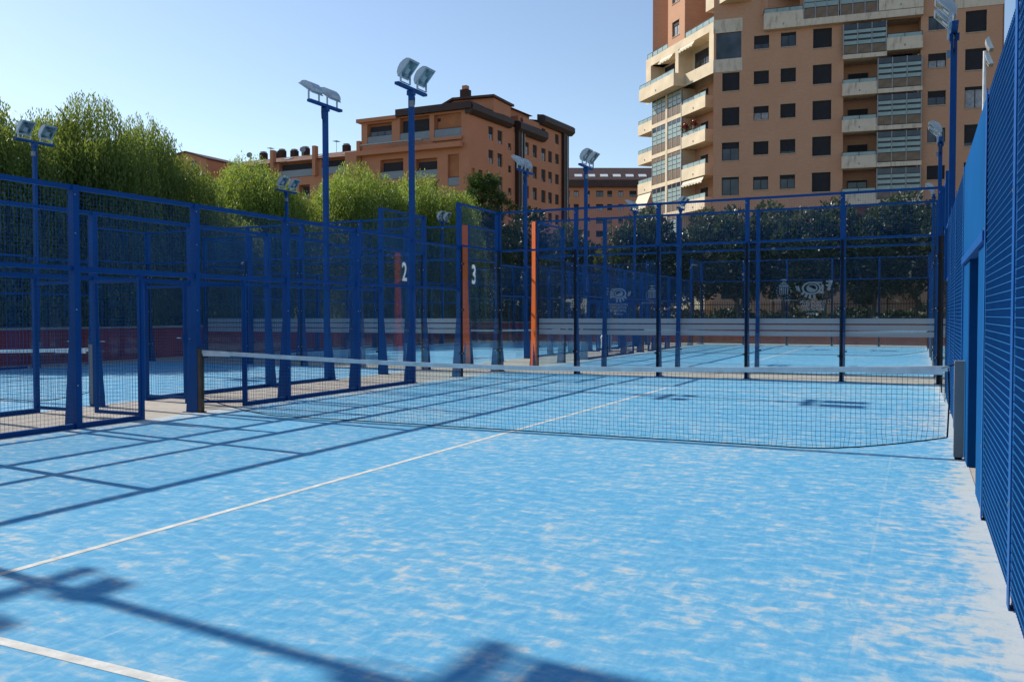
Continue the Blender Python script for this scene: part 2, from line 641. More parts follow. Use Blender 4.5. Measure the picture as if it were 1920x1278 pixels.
def post_mesh(H, flare=True):
    def fn(mb):
        if flare:
            prof = [(-0.21, 0.0), (0.015, 0.0), (0.015, H), (-0.085, H), (-0.085, 1.35)]
        else:
            prof = [(-0.085, 0.0), (0.015, 0.0), (0.015, H), (-0.085, H)]
        mb.prism(prof, 'y', -0.042, 0.042, 'blue')
        mb.box((-0.26, -0.07, 0), (0.02, 0.07, 0.012), 'blue')
        for z in (0.55, 1.5, 2.45, H - 0.12):
            mb.box((0.015, -0.03, z - 0.009), (0.022, -0.012, z + 0.009), 'steel')
    return cached(('post', H, flare), fn, 'post')


def bar(L, w, h, mat='blue'):
    """bar along +y, centred in x, bottom at z=0"""
    return cached(('bar', round(L, 3), w, h, mat), lambda mb: mb.box((-w / 2, 0, 0), (w / 2, L, h), mat), 'rail')


def pane_mesh(L, H):
    return cached(('pane', round(L, 3), round(H, 3)), lambda mb: mb.box((-0.006, 0, 0), (0.006, L, H), 'glass'), 'glass_pane')


def strip_mesh(H):
    return cached(('strip', H), lambda mb: mb.box((0, -0.022, 0), (0.012, 0.022, H), 'black'), 'joint_strip')


def clamp_mesh():
    def fn(mb):
        mb.box((0, -0.075, -0.02), (0.022, 0.075, 0.02), 'black')
        for s in (-1, 1):
            mb.box((0.022, s * 0.06 - 0.012, -0.012), (0.034, s * 0.06 + 0.012, 0.012), 'steel')
    return cached('clamp', fn, 'clamp')


def gate(parent, y, ang, w=0.93, h=1.92, label=None):
    """leaf hinged at local (0, y); ang is its direction in the local plane"""
    def fr(mb):
        mb.box((-0.02, 0, 0.06), (0.02, 0.045, h), 'blue')
        mb.box((-0.02, w - 0.045, 0.06), (0.02, w, h), 'blue')
        mb.box((-0.02, 0.045, 0.06), (0.02, w - 0.045, 0.105), 'blue')
        mb.box((-0.02, 0.045, h - 0.045), (0.02, w - 0.045, h), 'blue')
    def hd(mb):
        mb.box((-0.026, w - 0.06, 1.0), (0.026, w - 0.02, 1.12), 'blue')
        mb.tube([(0.03, w - 0.06, 1.06), (0.06, w - 0.05, 1.06), (0.06, w - 0.13, 1.06)], 0.007, 'steel', 6)
    g = put('gate', cached(('gate', w, h), fr, 'gate'), parent, (0, y, 0), ang, label)
    put('gate_mesh', wire_panel(w - 0.09, h - 0.15), g, (0, 0.045, 0.105))
    put('gate_handle', cached(('handle', w), hd, 'gate_handle'), g)
    return g


def add_bay(t, y0, y1, z0, z1, kind, x=0.0, pitch=0.05):
    L = y1 - y0
    if kind == 'mesh':
        put('mesh_panel', wire_panel(L - 0.085, z1 - z0, pitch), t, (-0.035 + x, y0 + 0.0425, z0))
    else:
        put('glass_pane', pane_mesh(L - 0.03, z1 - z0), t, (0.03 + x, y0 + 0.015, z0))


def rail(t, y0, y1, z, w=0.05, h=0.05):
    put('rail', bar(y1 - y0 - 0.084, w, h), t, (-0.035, y0 + 0.042, z))


def side_fence(label, loc, rot, gates=True, g1=(-1, R(90)), g2=(1, R(125)), mast=(-6, 6), y_from=-10, group='blue padel court fences along the long sides'):
    t = thing('court_fence', label, 'court fence', loc, rot, group)
    ys = list(range(-10, 11, 2))
    for y in ys:
        if y in mast or y < y_from:
            continue
        put('post', post_mesh(4.0 if abs(y) >= 8 else 3.05), t, (0, y, 0))
        if abs(y) >= 8:
            H = 3.0
            put('joint_strip', strip_mesh(3.0), t, (0.037, y, 0))
            for z in (0.55, 1.55, 2.6):
                put('clamp', clamp_mesh(), t, (0.049, y, z))
    for y0 in ys[:-1]:
        y1 = y0 + 2
        if y1 <= y_from:
            continue
        a = abs(y0 + 1)
        if a > 8:
            add_bay(t, y0, y1, 0.02, 3.0, 'glass')
            add_bay(t, y0, y1, 3.05, 3.95, 'mesh')
            rail(t, y0, y1, 3.0)
            rail(t, y0, y1, 3.95)
        elif a > 6:
            add_bay(t, y0, y1, 0.02, 2.0, 'glass')
            add_bay(t, y0, y1, 2.05, 2.95, 'mesh')
            rail(t, y0, y1, 2.0)
            rail(t, y0, y1, 2.95)
        elif a > 2 or not gates:
            add_bay(t, y0, y1, 0.06, 1.99, 'mesh')
            add_bay(t, y0, y1, 2.04, 2.99, 'mesh')
            rail(t, y0, y1, 1.99)
            rail(t, y0, y1, 2.99, 0.06, 0.06)
            rail(t, y0, y1, 0.0, 0.05, 0.07)
        else:
            add_bay(t, y0, y1, 2.04, 2.99, 'mesh')
            rail(t, y0, y1, 1.97, 0.06, 0.07)
            rail(t, y0, y1, 2.99, 0.06, 0.06)
            yo, yi = (y0, y0 + 1) if y0 < 0 else (y0 + 1, y1)
            add_bay(t, yo, yi, 0.06, 1.97, 'mesh')
            rail(t, yo, yi, 0.0, 0.05, 0.07)
            jm = cached('jamb', lambda mb: mb.box((-0.06, -0.035, 0), (-0.01, 0.035, 1.97), 'blue'), 'gate_post')
            put('gate_post', jm, t, (0, -1 if y0 < 0 else 1, 0))
    if gates:
        gate(t, g1[0], g1[1])
        gate(t, g2[0], g2[1])
    return t


def end_wall(label, loc, rot, offs=(-4.95, -2.97, -0.99, 0.99, 2.97, 4.95), bands=False, orange=None, group='glass end walls of the padel courts', mirror_corner=None):
    t = thing('glass_wall', label, 'glass wall', loc, rot, group)
    for i, y in enumerate(offs):
        put('post', post_mesh(4.0), t, (0, y, 0))
        put('joint_strip', strip_mesh(3.0), t, (0.037, y, 0))
        for z in (0.55, 1.55, 2.6):
            put('clamp', clamp_mesh(), t, (0.049, y, z))
    for y0, y1 in zip(offs[:-1], offs[1:]):
        add_bay(t, y0, y1, 0.02, 3.0, 'glass')
        add_bay(t, y0, y1, 3.05, 3.95, 'mesh')
        rail(t, y0, y1, 3.0)
        rail(t, y0, y1, 3.95)
        if bands:
            L = y1 - y0 - 0.05
            for z in (0.90, 1.055, 1.21):
                bm = cached(('band', round(L, 3)), lambda mb: mb.box((0, 0, 0), (0.002, L, 0.122), 'band'), 'frosted_band')
                put('frosted_band', bm, t, (0.0215, y0 + 0.025, z))
    if orange:
        y, ang = orange
        def fn(mb):
            mb.prism([(-0.105, 0), (0.105, 0), (0.058, 2.2), (0.058, 3.98), (-0.058, 3.98), (-0.058, 2.2)], 'x', -0.012, 0.012, 'orange')
        def fn2(mb):
            # tapered plate: profile lies in local y-z
            pr = [(-0.145, 0.0), (0.145, 0.0), (0.085, 2.2), (0.080, 3.98), (-0.080, 3.98), (-0.085, 2.2)]
            mb.prism(pr, 'x', -0.012, 0.012, 'orange')
        put('corner_plate', cached('orange', fn2, 'corner_plate'), t, (-0.14, y, 0), ang, 'bright orange tapered corner plate')
    return t


def court_ends_offsets(xs):
    return [x - W / 2 for x in xs]


fA = side_fence('blue mesh fence on the left of the nearest court, its two gates standing open', (0, 0, 0), 0, True, (-1, R(90)), (1, R(122)))
wA = end_wall('clear glass end wall behind the nearest net, mesh above five panes', (W / 2, 10, 0), R(-90),
              court_ends_offsets([0.0, 2.06, 4.09, 6.09, 8.06, 9.9]))
fC = side_fence('blue mesh fence of the left court across the walkway, gates swung into the walkway', (-2.2, 0, 0), R(180), True, (-1, R(90)), (1, R(90)), y_from=-10)
fC2 = side_fence('far side fence of the left court, in front of the red wall and pepper trees', (-12.1, 0, 0), 0, False)
wC = end_wall('glass end wall of the left court, beyond its net', (-12.1 + W / 2, 10, 0), R(-90))
fB = side_fence('left side fence of the court behind the end glass', (0, 22.4, 0), 0, True, (-1, R(100)), (1, R(120)))
wB = end_wall('glass wall with three frosted bands and white emblems, across the cross walkway from the nearest court', (W / 2, 12.4, 0), R(90), bands=True, orange=(W / 2 + 0.03, R(-30)))
wB2 = end_wall('farthest glass wall, in front of the dark magnolia trees', (W / 2, 32.4, 0), R(-90))
fB2 = side_fence('sunlit right side fence of the court behind the end glass', (W, 22.4, 0), R(180), False)
fD = side_fence('walkway side fence of the far left court', (-2.2, 22.4, 0), R(180), True, (-1, R(100)), (1, R(80)))
fD2 = side_fence('outer side fence of the far left court below the light green pepper trees', (-12.1, 22.4, 0), 0, False)
wD = end_wall('glass wall with frosted bands and an orange corner plate at the far left court', (-12.1 + W / 2, 12.4, 0), R(90), bands=True, orange=(-W / 2 - 0.03, R(28)))
wD2 = end_wall('back glass wall of the far left court, in front of the dark trees', (-12.1 + W / 2, 32.4, 0), R(-90))

# the sunlit fence on the right, close to the camera
t = thing('court_fence', 'tall sunlit blue mesh fence close on the right, with a doorway beside the net post', 'court fence', (W + 0.055, 0, 0), R(180), 'blue padel court fences along the long sides')
# local frame is turned by 180 degrees: world y = -local y
def RL(y):
    return -y
HR = 2.93
marks = [-10.0, -8.7, -6.7, -4.72, -2.71]
for y in marks + [0.65, 2.65, 4.4]:
    put('post', cached('rpost', lambda mb: (mb.box((-0.10, -0.042, 0), (-0.002, 0.042, HR + 0.03), 'blue'), mb.box((-0.12, -0.07, 0), (-0.002, 0.07, 0.012), 'blue')), 'post'), t, (0, RL(y), 0))
    put('cover_bar', cached('cbar', lambda mb: (mb.box((0.012, -0.055, 0.0), (0.018, 0.055, HR + 0.02), 'blue'), mb.box((0.018, -0.01, 0.5), (0.022, 0.01, 0.52), 'steel'), mb.box((0.018, -0.01, 2.0), (0.022, 0.01, 2.02), 'steel')), 'cover_bar'), t, (0, RL(y), 0))
for y0, y1 in [(-10.0, -8.7), (-8.7, -6.7), (-6.7, -4.72), (-4.72, -2.71), (0.65, 2.65), (2.65, 4.4), (4.4, 6.0)]:
    a, b = RL(y1), RL(y0)
    put('mesh_panel', wire_panel(b - a - 0.085, HR - 0.06, 0.045, 0.0040), t, (0.009, a + 0.0425, 0.06))
    rail(t, a, b, HR - 0.02, 0.06, 0.05)
    rail(t, a, b, 0.0, 0.05, 0.06)
    put('windbreak', cached(('cloth', round(b - a, 3)), lambda mb: mb.box((-0.004, 0.0425, 0.06), (0, b - a - 0.0425, HR - 0.03), 'cloth'), 'windbreak'), t, (-0.014, a, 0))
# doorway bay: sheet above, jambs, side panel
put('door_header', cached('hdr', lambda mb: (mb.box((-0.01, 0, 0), (0.012, 3.28, HR - 2.0), 'sheet'),), 'door_header'), t, (0, RL(0.61), 2.0))
put('lintel', cached('lin', lambda mb: mb.box((-0.05, 0, 0), (0.03, 3.28, 0.07), 'blue'), 'lintel'), t, (0, RL(0.61), 1.93))
put('rail', bar(3.28, 0.06, 0.05), t, (-0.035, RL(0.61), HR))
put('side_panel', cached('sp', lambda mb: mb.box((-0.012, 0, 0.0), (0.012, 0.90, 1.93), 'sheet'), 'side_panel'), t, (-0.01, RL(-1.77), 0))
put('side_panel', cached('sp2', lambda mb: mb.box((-0.012, 0, 0.0), (0.012, 0.98, 1.93), 'sheet'), 'side_panel'), t, (-0.01, RL(0.61), 0))
put('door_post', cached('dp', lambda mb: mb.box((-0.22, 0, 0), (0.0, 0.09, 1.93), 'cloth'), 'door_post'), t, (0.0, RL(-0.37), 0))
for y0, y1, z, gz in ((6.0, 8.0, 2.0, 3.0), (8.0, 10.0, 3.0, 4.0)):
    a, b = RL(y1), RL(y0)
    add_bay(t, a, b, 0.02, z, 'glass')
    add_bay(t, a, b, z + 0.05, gz - 0.05, 'mesh')
    rail(t, a, b, z)
    rail(t, a, b, gz - 0.05)
for y in (8.0, 10.0):
    put('post', post_mesh(4.0), t, (0, RL(y), 0))
    put('joint_strip', strip_mesh(3.0), t, (0.037, RL(y), 0))
fAR = t


# court numbers on the side glass
def text_mesh(body, size, mat, extrude=0.0, align='CENTER', bold=0.0):
    cu = bpy.data.curves.new('lettering', 'FONT')
    cu.body = body
    cu.size = size
    cu.align_x = align
    cu.extrude = extrude
    cu.offset = bold
    cu.resolution_u = 4
    o = bpy.data.objects.new('lettering', cu)
    COL.objects.link(o)
    dg = bpy.context.evaluated_depsgraph_get()
    me = bpy.data.meshes.new_from_object(o.evaluated_get(dg))
    bpy.data.objects.remove(o)
    bpy.data.curves.remove(cu)
    me.materials.clear()
    me.materials.append(MAT[mat])
    return me


def digit_mesh(d, h):
    """tall condensed digit, flat in local x-z, built from a thick outline"""
    me = text_mesh(d, h * 1.42, 'number', 0.0015, 'CENTER', 0.012)
    for v in me.vertices:
        v.co = (v.co.x * 0.72, -v.co.z, v.co.y)
    return me


d3 = put('court_number', digit_mesh('3', 0.44), fA, (0.0378, 8.60, 2.17), R(90), 'white number 3')
d2 = put('court_number', digit_mesh('2', 0.46), fC, (0.0222, -9.14, 2.30), R(-90), 'white number 2')


# emblems printed on the end glass
def emblem_eye(mb, s=1.0):
    """F D M style eye emblem lying in x-z, facing -y"""
    def quad(pts):
        mb.poly([(p[0] * s, 0, p[1] * s) for p in pts], 'decal')
    def ring(cx, cz, r0x, r0z, r1x, r1z, n=28, a0=0, a1=360):
        for i in range(n):
            w0, w1 = R(a0 + (a1 - a0) * i / n), R(a0 + (a1 - a0) * (i + 1) / n)
            quad([(cx + r0x * math.cos(w0), cz + r0z * math.sin(w0)), (cx + r1x * math.cos(w0), cz + r1z * math.sin(w0)),
                  (cx + r1x * math.cos(w1), cz + r1z * math.sin(w1)), (cx + r0x * math.cos(w1), cz + r0z * math.sin(w1))])
    # the F
    quad([(-0.40, 0.52), (-0.33, 0.52), (-0.28, 0.33), (-0.34, 0.32)])
    quad([(-0.33, 0.52), (-0.26, 0.53), (-0.265, 0.49), (-0.322, 0.48)])
    quad([(-0.31, 0.445), (-0.255, 0.45), (-0.262, 0.415), (-0.302, 0.405)])
    # the D shaped as an eye
    ring(0.03, 0.37, 0.155, 0.105, 0.20, 0.14)
    ring(0.02, 0.37, 0.085, 0.065, 0.115, 0.09)
    quad([(-0.20, 0.50), (0.02, 0.51), (-0.06, 0.475), (-0.165, 0.465)])
    quad([(-0.22, 0.24), (-0.16, 0.255), (-0.10, 0.275), (-0.145, 0.30)])
    quad([(-0.215, 0.44), (-0.165, 0.465), (-0.175, 0.30), (-0.145, 0.30), (-0.22, 0.24)])
    # lower half of the pupil
    for i in range(10):
        w0, w1 = R(205 + 19 * i), R(205 + 19 * (i + 1))
        quad([(0.02, 0.37), (0.02 + 0.085 * math.cos(w0), 0.37 + 0.065 * math.sin(w0)), (0.02 + 0.085 * math.cos(w1), 0.37 + 0.065 * math.sin(w1))])
    # lashes
    for cx, cz, a in ((-0.03, 0.185, -4), (0.06, 0.185, 8), (0.14, 0.215, 28), (0.20, 0.265, 48)):
        ca, sa = math.cos(R(a)), math.sin(R(a))
        w, h = 0.026, 0.042
        quad([(cx + ca * x - sa * z, cz + sa * x + ca * z) for x, z in ((-w, -h), (w, -h), (w, h), (-w, h))])
    # the M at the right
    quad([(0.255, 0.30), (0.285, 0.29), (0.325, 0.40), (0.29, 0.43)])
    quad([(0.30, 0.31), (0.325, 0.31), (0.365, 0.42), (0.335, 0.43)])


def emblem_crest(mb, s=1.0):
    def quad(pts):
        mb.poly([(p[0] * s, 0, p[1] * s) for p in pts], 'decal')
    for i in range(5):
        x = -0.08 + i * 0.04
        quad([(x - 0.011, 0.12), (x + 0.011, 0.12), (x + 0.011, 0.27), (x - 0.011, 0.27)])
    quad([(-0.10, 0.28), (0.10, 0.28), (0.085, 0.33), (-0.085, 0.33)])
    quad([(-0.085, 0.345), (0.085, 0.345), (0.0, 0.40)])
    quad([(-0.09, 0.43), (0.0, 0.415), (0.09, 0.43), (0.0, 0.46)])
    for sgn in (-1, 1):
        for i in range(7):
            w = R(-80 + 22 * i)
            cx, cz = sgn * 0.15 * math.cos(w), 0.19 + 0.15 * math.sin(w)
            quad([(cx - 0.018, cz), (cx, cz - 0.014), (cx + 0.018, cz), (cx, cz + 0.014)])


def emblem_set(wall, yc_eye, yc_crest, z0, x, facing):
    """facing +1 prints towards local +x, -1 towards local -x"""
    rot = R(90) if facing > 0 else R(-90)
    put('emblem', cached('eye', lambda mb: emblem_eye(mb), 'emblem'), wall, (x, yc_eye, z0), rot, 'white eye shaped emblem')
    put('crest', cached('crest', lambda mb: emblem_crest(mb), 'crest'), wall, (x, yc_crest, z0 + 0.12), rot, 'white crest in a laurel wreath')
    for k, (ln, sz) in enumerate((('FUNDACION', 0.092), ('DEPORTIVA', 0.092), ('MUNICIPAL', 0.092), ('VALENCIA', 0.058))):
        me = text_mesh(ln, sz, 'decal', 0.0, 'CENTER', 0.002)
        for v in me.vertices:
            v.co = (v.co.x * 0.98, 0, v.co.y)
        put('lettering', me, wall, (x, yc_eye, z0 + 0.05 - 0.08 * k), rot)
    me = text_mesh('AJUNTAMENT DE VALENCIA', 0.045, 'decal', 0.0, 'CENTER', 0.001)
    for v in me.vertices:
        v.co = (v.co.x, 0, v.co.y)
    put('lettering', me, wall, (x, yc_crest, z0 + 0.10), rot)


# court B near wall: local x -> +Y, local y -> -X ; prints face the nearest court (local -x)
emblem_set(wB, W / 2 - 2.33, W / 2 - 3.25, 1.62, 0.022, -1)
# end wall of the nearest court: local x -> -Y, local y -> +X ; prints face away (local -x), read mirrored from here
emblem_set(wA, 7.48 - W / 2, 6.88 - W / 2, 1.62, 0.022, -1)


# ------------------------------------------------------------------ nets
def net(label, loc, detail=True):
    t = thing('net', label, 'net', loc, 0, 'padel nets')
    def top(x):
        u = x / W
        return 0.80 + 0.11 * abs(2 * u - 1) ** 1.6
    def bot(x):
        d = min(x, W - x)
        return 0.015 + 0.21 * max(0, 1 - d / 1.4) ** 1.5
    xs = np.linspace(0.06, W - 0.09, 60)
    mbt = MB()
    for a, b in zip(xs[:-1], xs[1:]):
        for y in (-0.006, 0.006):
            mbt.poly([(a, y, top(a) - 0.055), (b, y, top(b) - 0.055), (b, y, top(b)), (a, y, top(a))], 'tape')
        mbt.poly([(a, -0.006, top(a)), (b, -0.006, top(b)), (b, 0.006, top(b)), (a, 0.006, top(a))], 'tape')
    for x0, x1 in ((0.10, 0.62), (W - 0.85, W - 0.15)):
        mbt.box((x0, -0.010, top((x0 + x1) / 2) - 0.075), (x1, -0.0065, top((x0 + x1) / 2) - 0.012), 'tape')
    put('net_tape', mbt.mesh('net_tape'), t)
    mbn = MB()
    h = 0.0016
    p = 0.048
    nx = int((W - 0.2) / p)
    rr = random.Random(3)
    for i in range(nx):
        x = 0.08 + i * p
        z0, z1 = bot(x), top(x) - 0.05
        dx = rr.uniform(-0.006, 0.006)
        o = len(mbn.v)
        zs = [z0, z0 + 0.12, (z0 + z1) / 2, z1]
        offs = [dx * 2 + 0.012 * math.sin(x * 9), dx, -dx * 0.3, 0]
        for (za, oa), (zb, ob) in zip(zip(zs[:-1], offs[:-1]), zip(zs[1:], offs[1:])):
            for s in (0, 1):
                e = (h, 0) if s == 0 else (0, h)
                mbn.poly([(x + oa - e[0], -e[1], za), (x + oa + e[0], e[1], za), (x + ob + e[0], e[1], zb), (x + ob - e[0], -e[1], zb)], 'netcord')
    for k in range(1, 19):
        z = k * p
        seg = np.linspace(0.08, W - 0.12, 80)
        for a, b in zip(seg[:-1], seg[1:]):
            za, zb = z * (top(a) / 0.84), z * (top(b) / 0.84)
            za += 0.003 * math.sin(a * 17 + k)
            zb += 0.003 * math.sin(b * 17 + k)
            if za < bot(a) or za > top(a) - 0.05:
                continue
            mbn.poly([(a, 0, za - h), (b, 0, zb - h), (b, 0, zb + h), (a, 0, za + h)], 'netcord')
            mbn.poly([(a, -h, za), (b, -h, zb), (b, h, zb), (a, h, za)], 'netcord')
    o = put('net_mesh', mbn.mesh('net_mesh'), t)
    mbr = MB()
    pts = [(x, 0, bot(x)) for x in np.linspace(0.06, W - 0.10, 50)]
    mbr.tube(pts, 0.007, 'netcord', 6)
    mbr.tube([(0.06, 0, top(0)), (0.06, 0, bot(0.06))], 0.007, 'netcord', 6)
    mbr.tube([(W - 0.10, 0, top(W) - 0.02), (W - 0.085, 0, 0.6), (W - 0.10, 0, bot(W - 0.1))], 0.009, 'netcord', 6)
    mbr.tube([(0.06, 0, bot(0.06)), (0.02, 0, bot(0.06) + 0.03)], 0.006, 'netcord', 5)
    mbr.tube([(W - 0.16, 0, top(W) - 0.03), (W - 0.02, 0, top(W) + 0.02)], 0.008, 'netcord', 5)
    put('edge_rope', mbr.mesh('edge_rope'), t)
    def lp(mb):
        mb.box((0.015, -0.035, 0), (0.075, 0.035, 0.93), 'rust')
        mb.box((0.0, -0.055, 0), (0.10, 0.055, 0.012), 'rust')
    def rp(mb):
        mb.box((W - 0.045, -0.05, 0.02), (W + 0.042, 0.05, 0.96), 'netpost')
        mb.box((W - 0.035, -0.04, 0.0), (W + 0.03, 0.04, 0.02), 'black')
    put('net_post', cached('lp', lp, 'net_post'), t, (0.0, 0, 0), 0, 'rusty brown net post')
    put('net_post', cached('rp', rp, 'net_post'), t, (0.0, 0, 0), 0, 'grey square net post')
    return t


net('white taped net across the nearest court, between a rusty post and a grey post', (0, 0, 0.012))
net('net of the left court, seen through two mesh fences', (-12.1, 0, 0.012))
net('net of the court behind the end glass, seen through the panes', (0, 22.4, 0.012))
net('net of the far left court, a thin white line beyond the walkway', (-12.1, 22.4, 0.012))


# ------------------------------------------------------------------ floodlight masts
def head_mesh():
    def fn(mb):
        # housing: shallow tapered tray with a rounded back; the glass faces local +x (tilted later)
        prof = [(0.0, -0.19), (0.0, 0.19), (-0.04, 0.205), (-0.09, 0.17), (-0.13, 0.09), (-0.145, 0.0), (-0.13, -0.09), (-0.09, -0.17), (-0.04, -0.205)]
        mb.prism(prof, 'y', -0.165, 0.165, 'alu')
        mb.box((-0.012, -0.190, -0.215), (0.012, -0.155, 0.215), 'alu')
        mb.box((-0.012, 0.155, -0.215), (0.012, 0.190, 0.215), 'alu')
        mb.box((-0.012, -0.155, 0.18), (0.012, 0.155, 0.215), 'alu')
        mb.box((-0.012, -0.155, -0.215), (0.012, 0.155, -0.18), 'alu')
    return cached('lamp_head', fn, 'lamp_head')


def lens_mesh():
    def fn(mb):
        mb.box((0.001, -0.154, -0.179), (0.008, 0.154, 0.179), 'lens')
        mb.box((0.008, -0.06, -0.10), (0.011, 0.06, 0.02), 'alu')
    return cached('lens', fn, 'lens')


def yoke_mesh():
    def fn(mb):
        mb.box((-0.06, -0.182, -0.205), (-0.02, -0.168, 0.02), 'alu')
        mb.box((-0.06, 0.168, -0.205), (-0.02, 0.182, 0.02), 'alu')
        mb.box((-0.06, -0.182, -0.215), (-0.02, 0.182, -0.205), 'alu')
    return cached('yoke', fn, 'yoke')


def mast(label, loc, rot, H=6.08, tilt=42, group='floodlight masts along the courts', dark=False):
    t = thing('floodlight_mast', label, 'floodlight', loc, rot, group)
    def pole(mb):
        mb.box((-0.10, -0.044, 1.2), (0.0, 0.044, H), 'blue')
        mb.prism([(-0.25, 0.0), (0.0, 0.0), (0.0, 1.2), (-0.10, 1.2)], 'y', -0.044, 0.044, 'blue')
        mb.box((-0.30, -0.09, 0), (0.02, 0.09, 0.014), 'blue')
    def arm(mb):
        mb.box((-0.10, -0.56, H), (0.0, 0.56, H + 0.055), 'blue')
        mb.box((-0.13, -0.055, H - 0.10), (0.02, 0.055, H), 'blue')
    def jb(mb):
        mb.box((-0.02, -0.13, H - 0.36), (0.06, -0.055, H - 0.24), 'metalgrey')
        mb.tube([(-0.05, 0.06, H + 0.02), (-0.05, 0.13, H - 0.12), (-0.05, 0.12, H - 0.26), (-0.05, 0.06, H - 0.34)], 0.012, 'black', 6)
    put('pole', cached(('mpole', H), pole, 'pole'), t)
    put('crossarm', cached(('marm', H), arm, 'crossarm'), t)
    put('junction_box', cached(('mjb', H), jb, 'junction_box'), t)
    for y in (-0.34, 0.30):
        h = put('lamp_head', head_mesh(), t, (0.10, y, H + 0.33))
        h.rotation_euler = (0, R(tilt), 0)
        put('lens', lens_mesh(), h)
        yk = put('yoke', yoke_mesh(), t, (0.06, y, H + 0.275))
    return t


mast('tall blue floodlight mast on the left of the nearest court, lamps facing right', (0.0, 6.0, 0), 0)
mast('blue floodlight mast out of sight at the left, its shadow on the near turf', (0.0, -5.86, 0), 0)
mast('blue floodlight mast with silver lamp backs, lamps turned away to the left court', (-2.30, 6.0, 0), R(180), 5.97, 56)
mast('blue floodlight mast of the left court outside the picture, lamps facing left', (-2.52, -5.85, 0), R(180), 5.97, 56)
mast('tallest looking floodlight mast above the right fence, in front of the tower', (W + 0.06, 6.8, 0), R(180))
mast('floodlight mast at the far left in front of the pepper trees', (-12.1, 6.3, 0), 0)
mast('small floodlight mast before the light green pepper tree, lamps lit side right', (-12.1, 16.6, 0), 0)
mast('smallest floodlight mast, its lamps just clearing the rail beside the pine', (-12.1, 28.4, 0), 0)
mast('floodlight mast in front of the terracotta block, lamps turned left', (-2.2, 16.4, 0), R(180))
mast('floodlight mast between the terracotta block and the tower, lamps facing right', (0.0, 16.4, 0), 0)
mast('floodlight mast behind the tallest one, before the tower balconies', (W + 0.06, 16.8, 0), R(180))
mast('far floodlight mast before the lit balconies of the tower, lamps facing right', (0.0, 28.4, 0), 0)
mast('far floodlight mast with lamps turned left, left of the lit balconies', (-2.2, 28.4, 0), R(180))
mast('farthest floodlight mast on the right, low above the magnolia trees', (W + 0.06, 28.8, 0), R(180))

# tall grey street floodlight behind the right fence
t = thing('street_lamp', 'thin grey pole with two floodlights behind the right fence', 'street lamp', (12.15, 36.4, 0), R(180))
put('pole', cached('gpole', lambda mb: mb.tube([(0, 0, 0), (0, 0, 13.6)], [0.11, 0.07], 'greypole', 10), 'pole'), t)
for z in (13.2, 13.9):
    h = put('lamp_head', cached('ghead', lambda mb: (mb.prism([(0.0, -0.3), (0.0, 0.3), (-0.16, 0.24), (-0.2, 0.0), (-0.16, -0.24)], 'y', -0.3, 0.3, 'alu'),), 'lamp_head'), t, (-0.25, 0, z))
    h.rotation_euler = (0, R(200), 0)
    put('lens', cached('glens', lambda mb: mb.box((0.001, -0.26, -0.26), (0.01, 0.26, 0.26), 'lens'), 'lens'), h)

# ------------------------------------------------------------------ low walls, bin, iron fence
def low_wall(label, p0, p1, h, th=0.22, n=6):
    p0, p1 = Vector((*p0, 0)), Vector((*p1, 0))
    d = p1 - p0
    L = d.length
    t = thing('low_wall', label, 'wall', p0, math.atan2(d.y, d.x), 'low red walls round the courts')
    w = L / n
    pm = cached(('lw', round(w, 3), h), lambda mb: mb.box((0.006, -th / 2, 0), (w - 0.006, th / 2, h), 'redwall'), 'wall_panel')
    for i in range(n):
        put('wall_panel', pm, t, (i * w, 0, 0))
    put('coping', cached(('cop', round(L, 2)), lambda mb: mb.box((0, -th / 2 - 0.03, h), (L, th / 2 + 0.03, h + 0.06), 'wallcap'), 'coping'), t)
    return t


low_wall('low red wall along the left courts, under the pepper trees', (-13.9, -8), (-13.9, 35), 1.02, n=14)
low_wall('low dark red wall across the far end, under the magnolia trees', (-13.7, 34.6), (12.5, 34.6), 1.0, n=12)

t = thing('waste_bin', 'white cylindrical waste bin on the walkway beyond the end glass', 'bin', (-1.15, 21.6, 0.004))
def binb(mb):
    mb.tube([(0, 0, 0.02), (0, 0, 0.55)], [0.17, 0.21], 'bin', 16)
    mb.tube([(0, 0, 0.55), (0, 0, 0.60)], [0.225, 0.225], 'bin', 16)
put('bin_body', cached('binb', binb, 'bin_body'), t)
put('bin_lid', cached('binl', lambda mb: mb.tube([(0, 0, 0.60), (0, 0, 0.68), (0, 0, 0.74)], [0.215, 0.18, 0.06], 'bin', 16), 'bin_lid'), t)

t = thing('iron_fence', 'black iron bar fence behind the magnolia trunks', 'fence', (-16, 41.5, 0))
def ibars(mb):
    for i in range(int(34 / 0.14)):
        x = i * 0.14
        mb.box((x, -0.012, 0.1), (x + 0.02, 0.012, 2.2), 'iron', 'b')
def irails(mb):
    mb.box((0, -0.02, 0.2), (34, 0.02, 0.24), 'iron')
    mb.box((0, -0.02, 2.0), (34, 0.02, 2.04), 'iron')
    for i in range(18):
        mb.box((i * 2 - 0.03, -0.03, 0), (i * 2 + 0.03, 0.03, 2.3), 'iron')
b = put('bars', cached('ibars', ibars, 'bars'), t)
put('fence_frame', cached('irails', irails, 'fence_frame'), t)


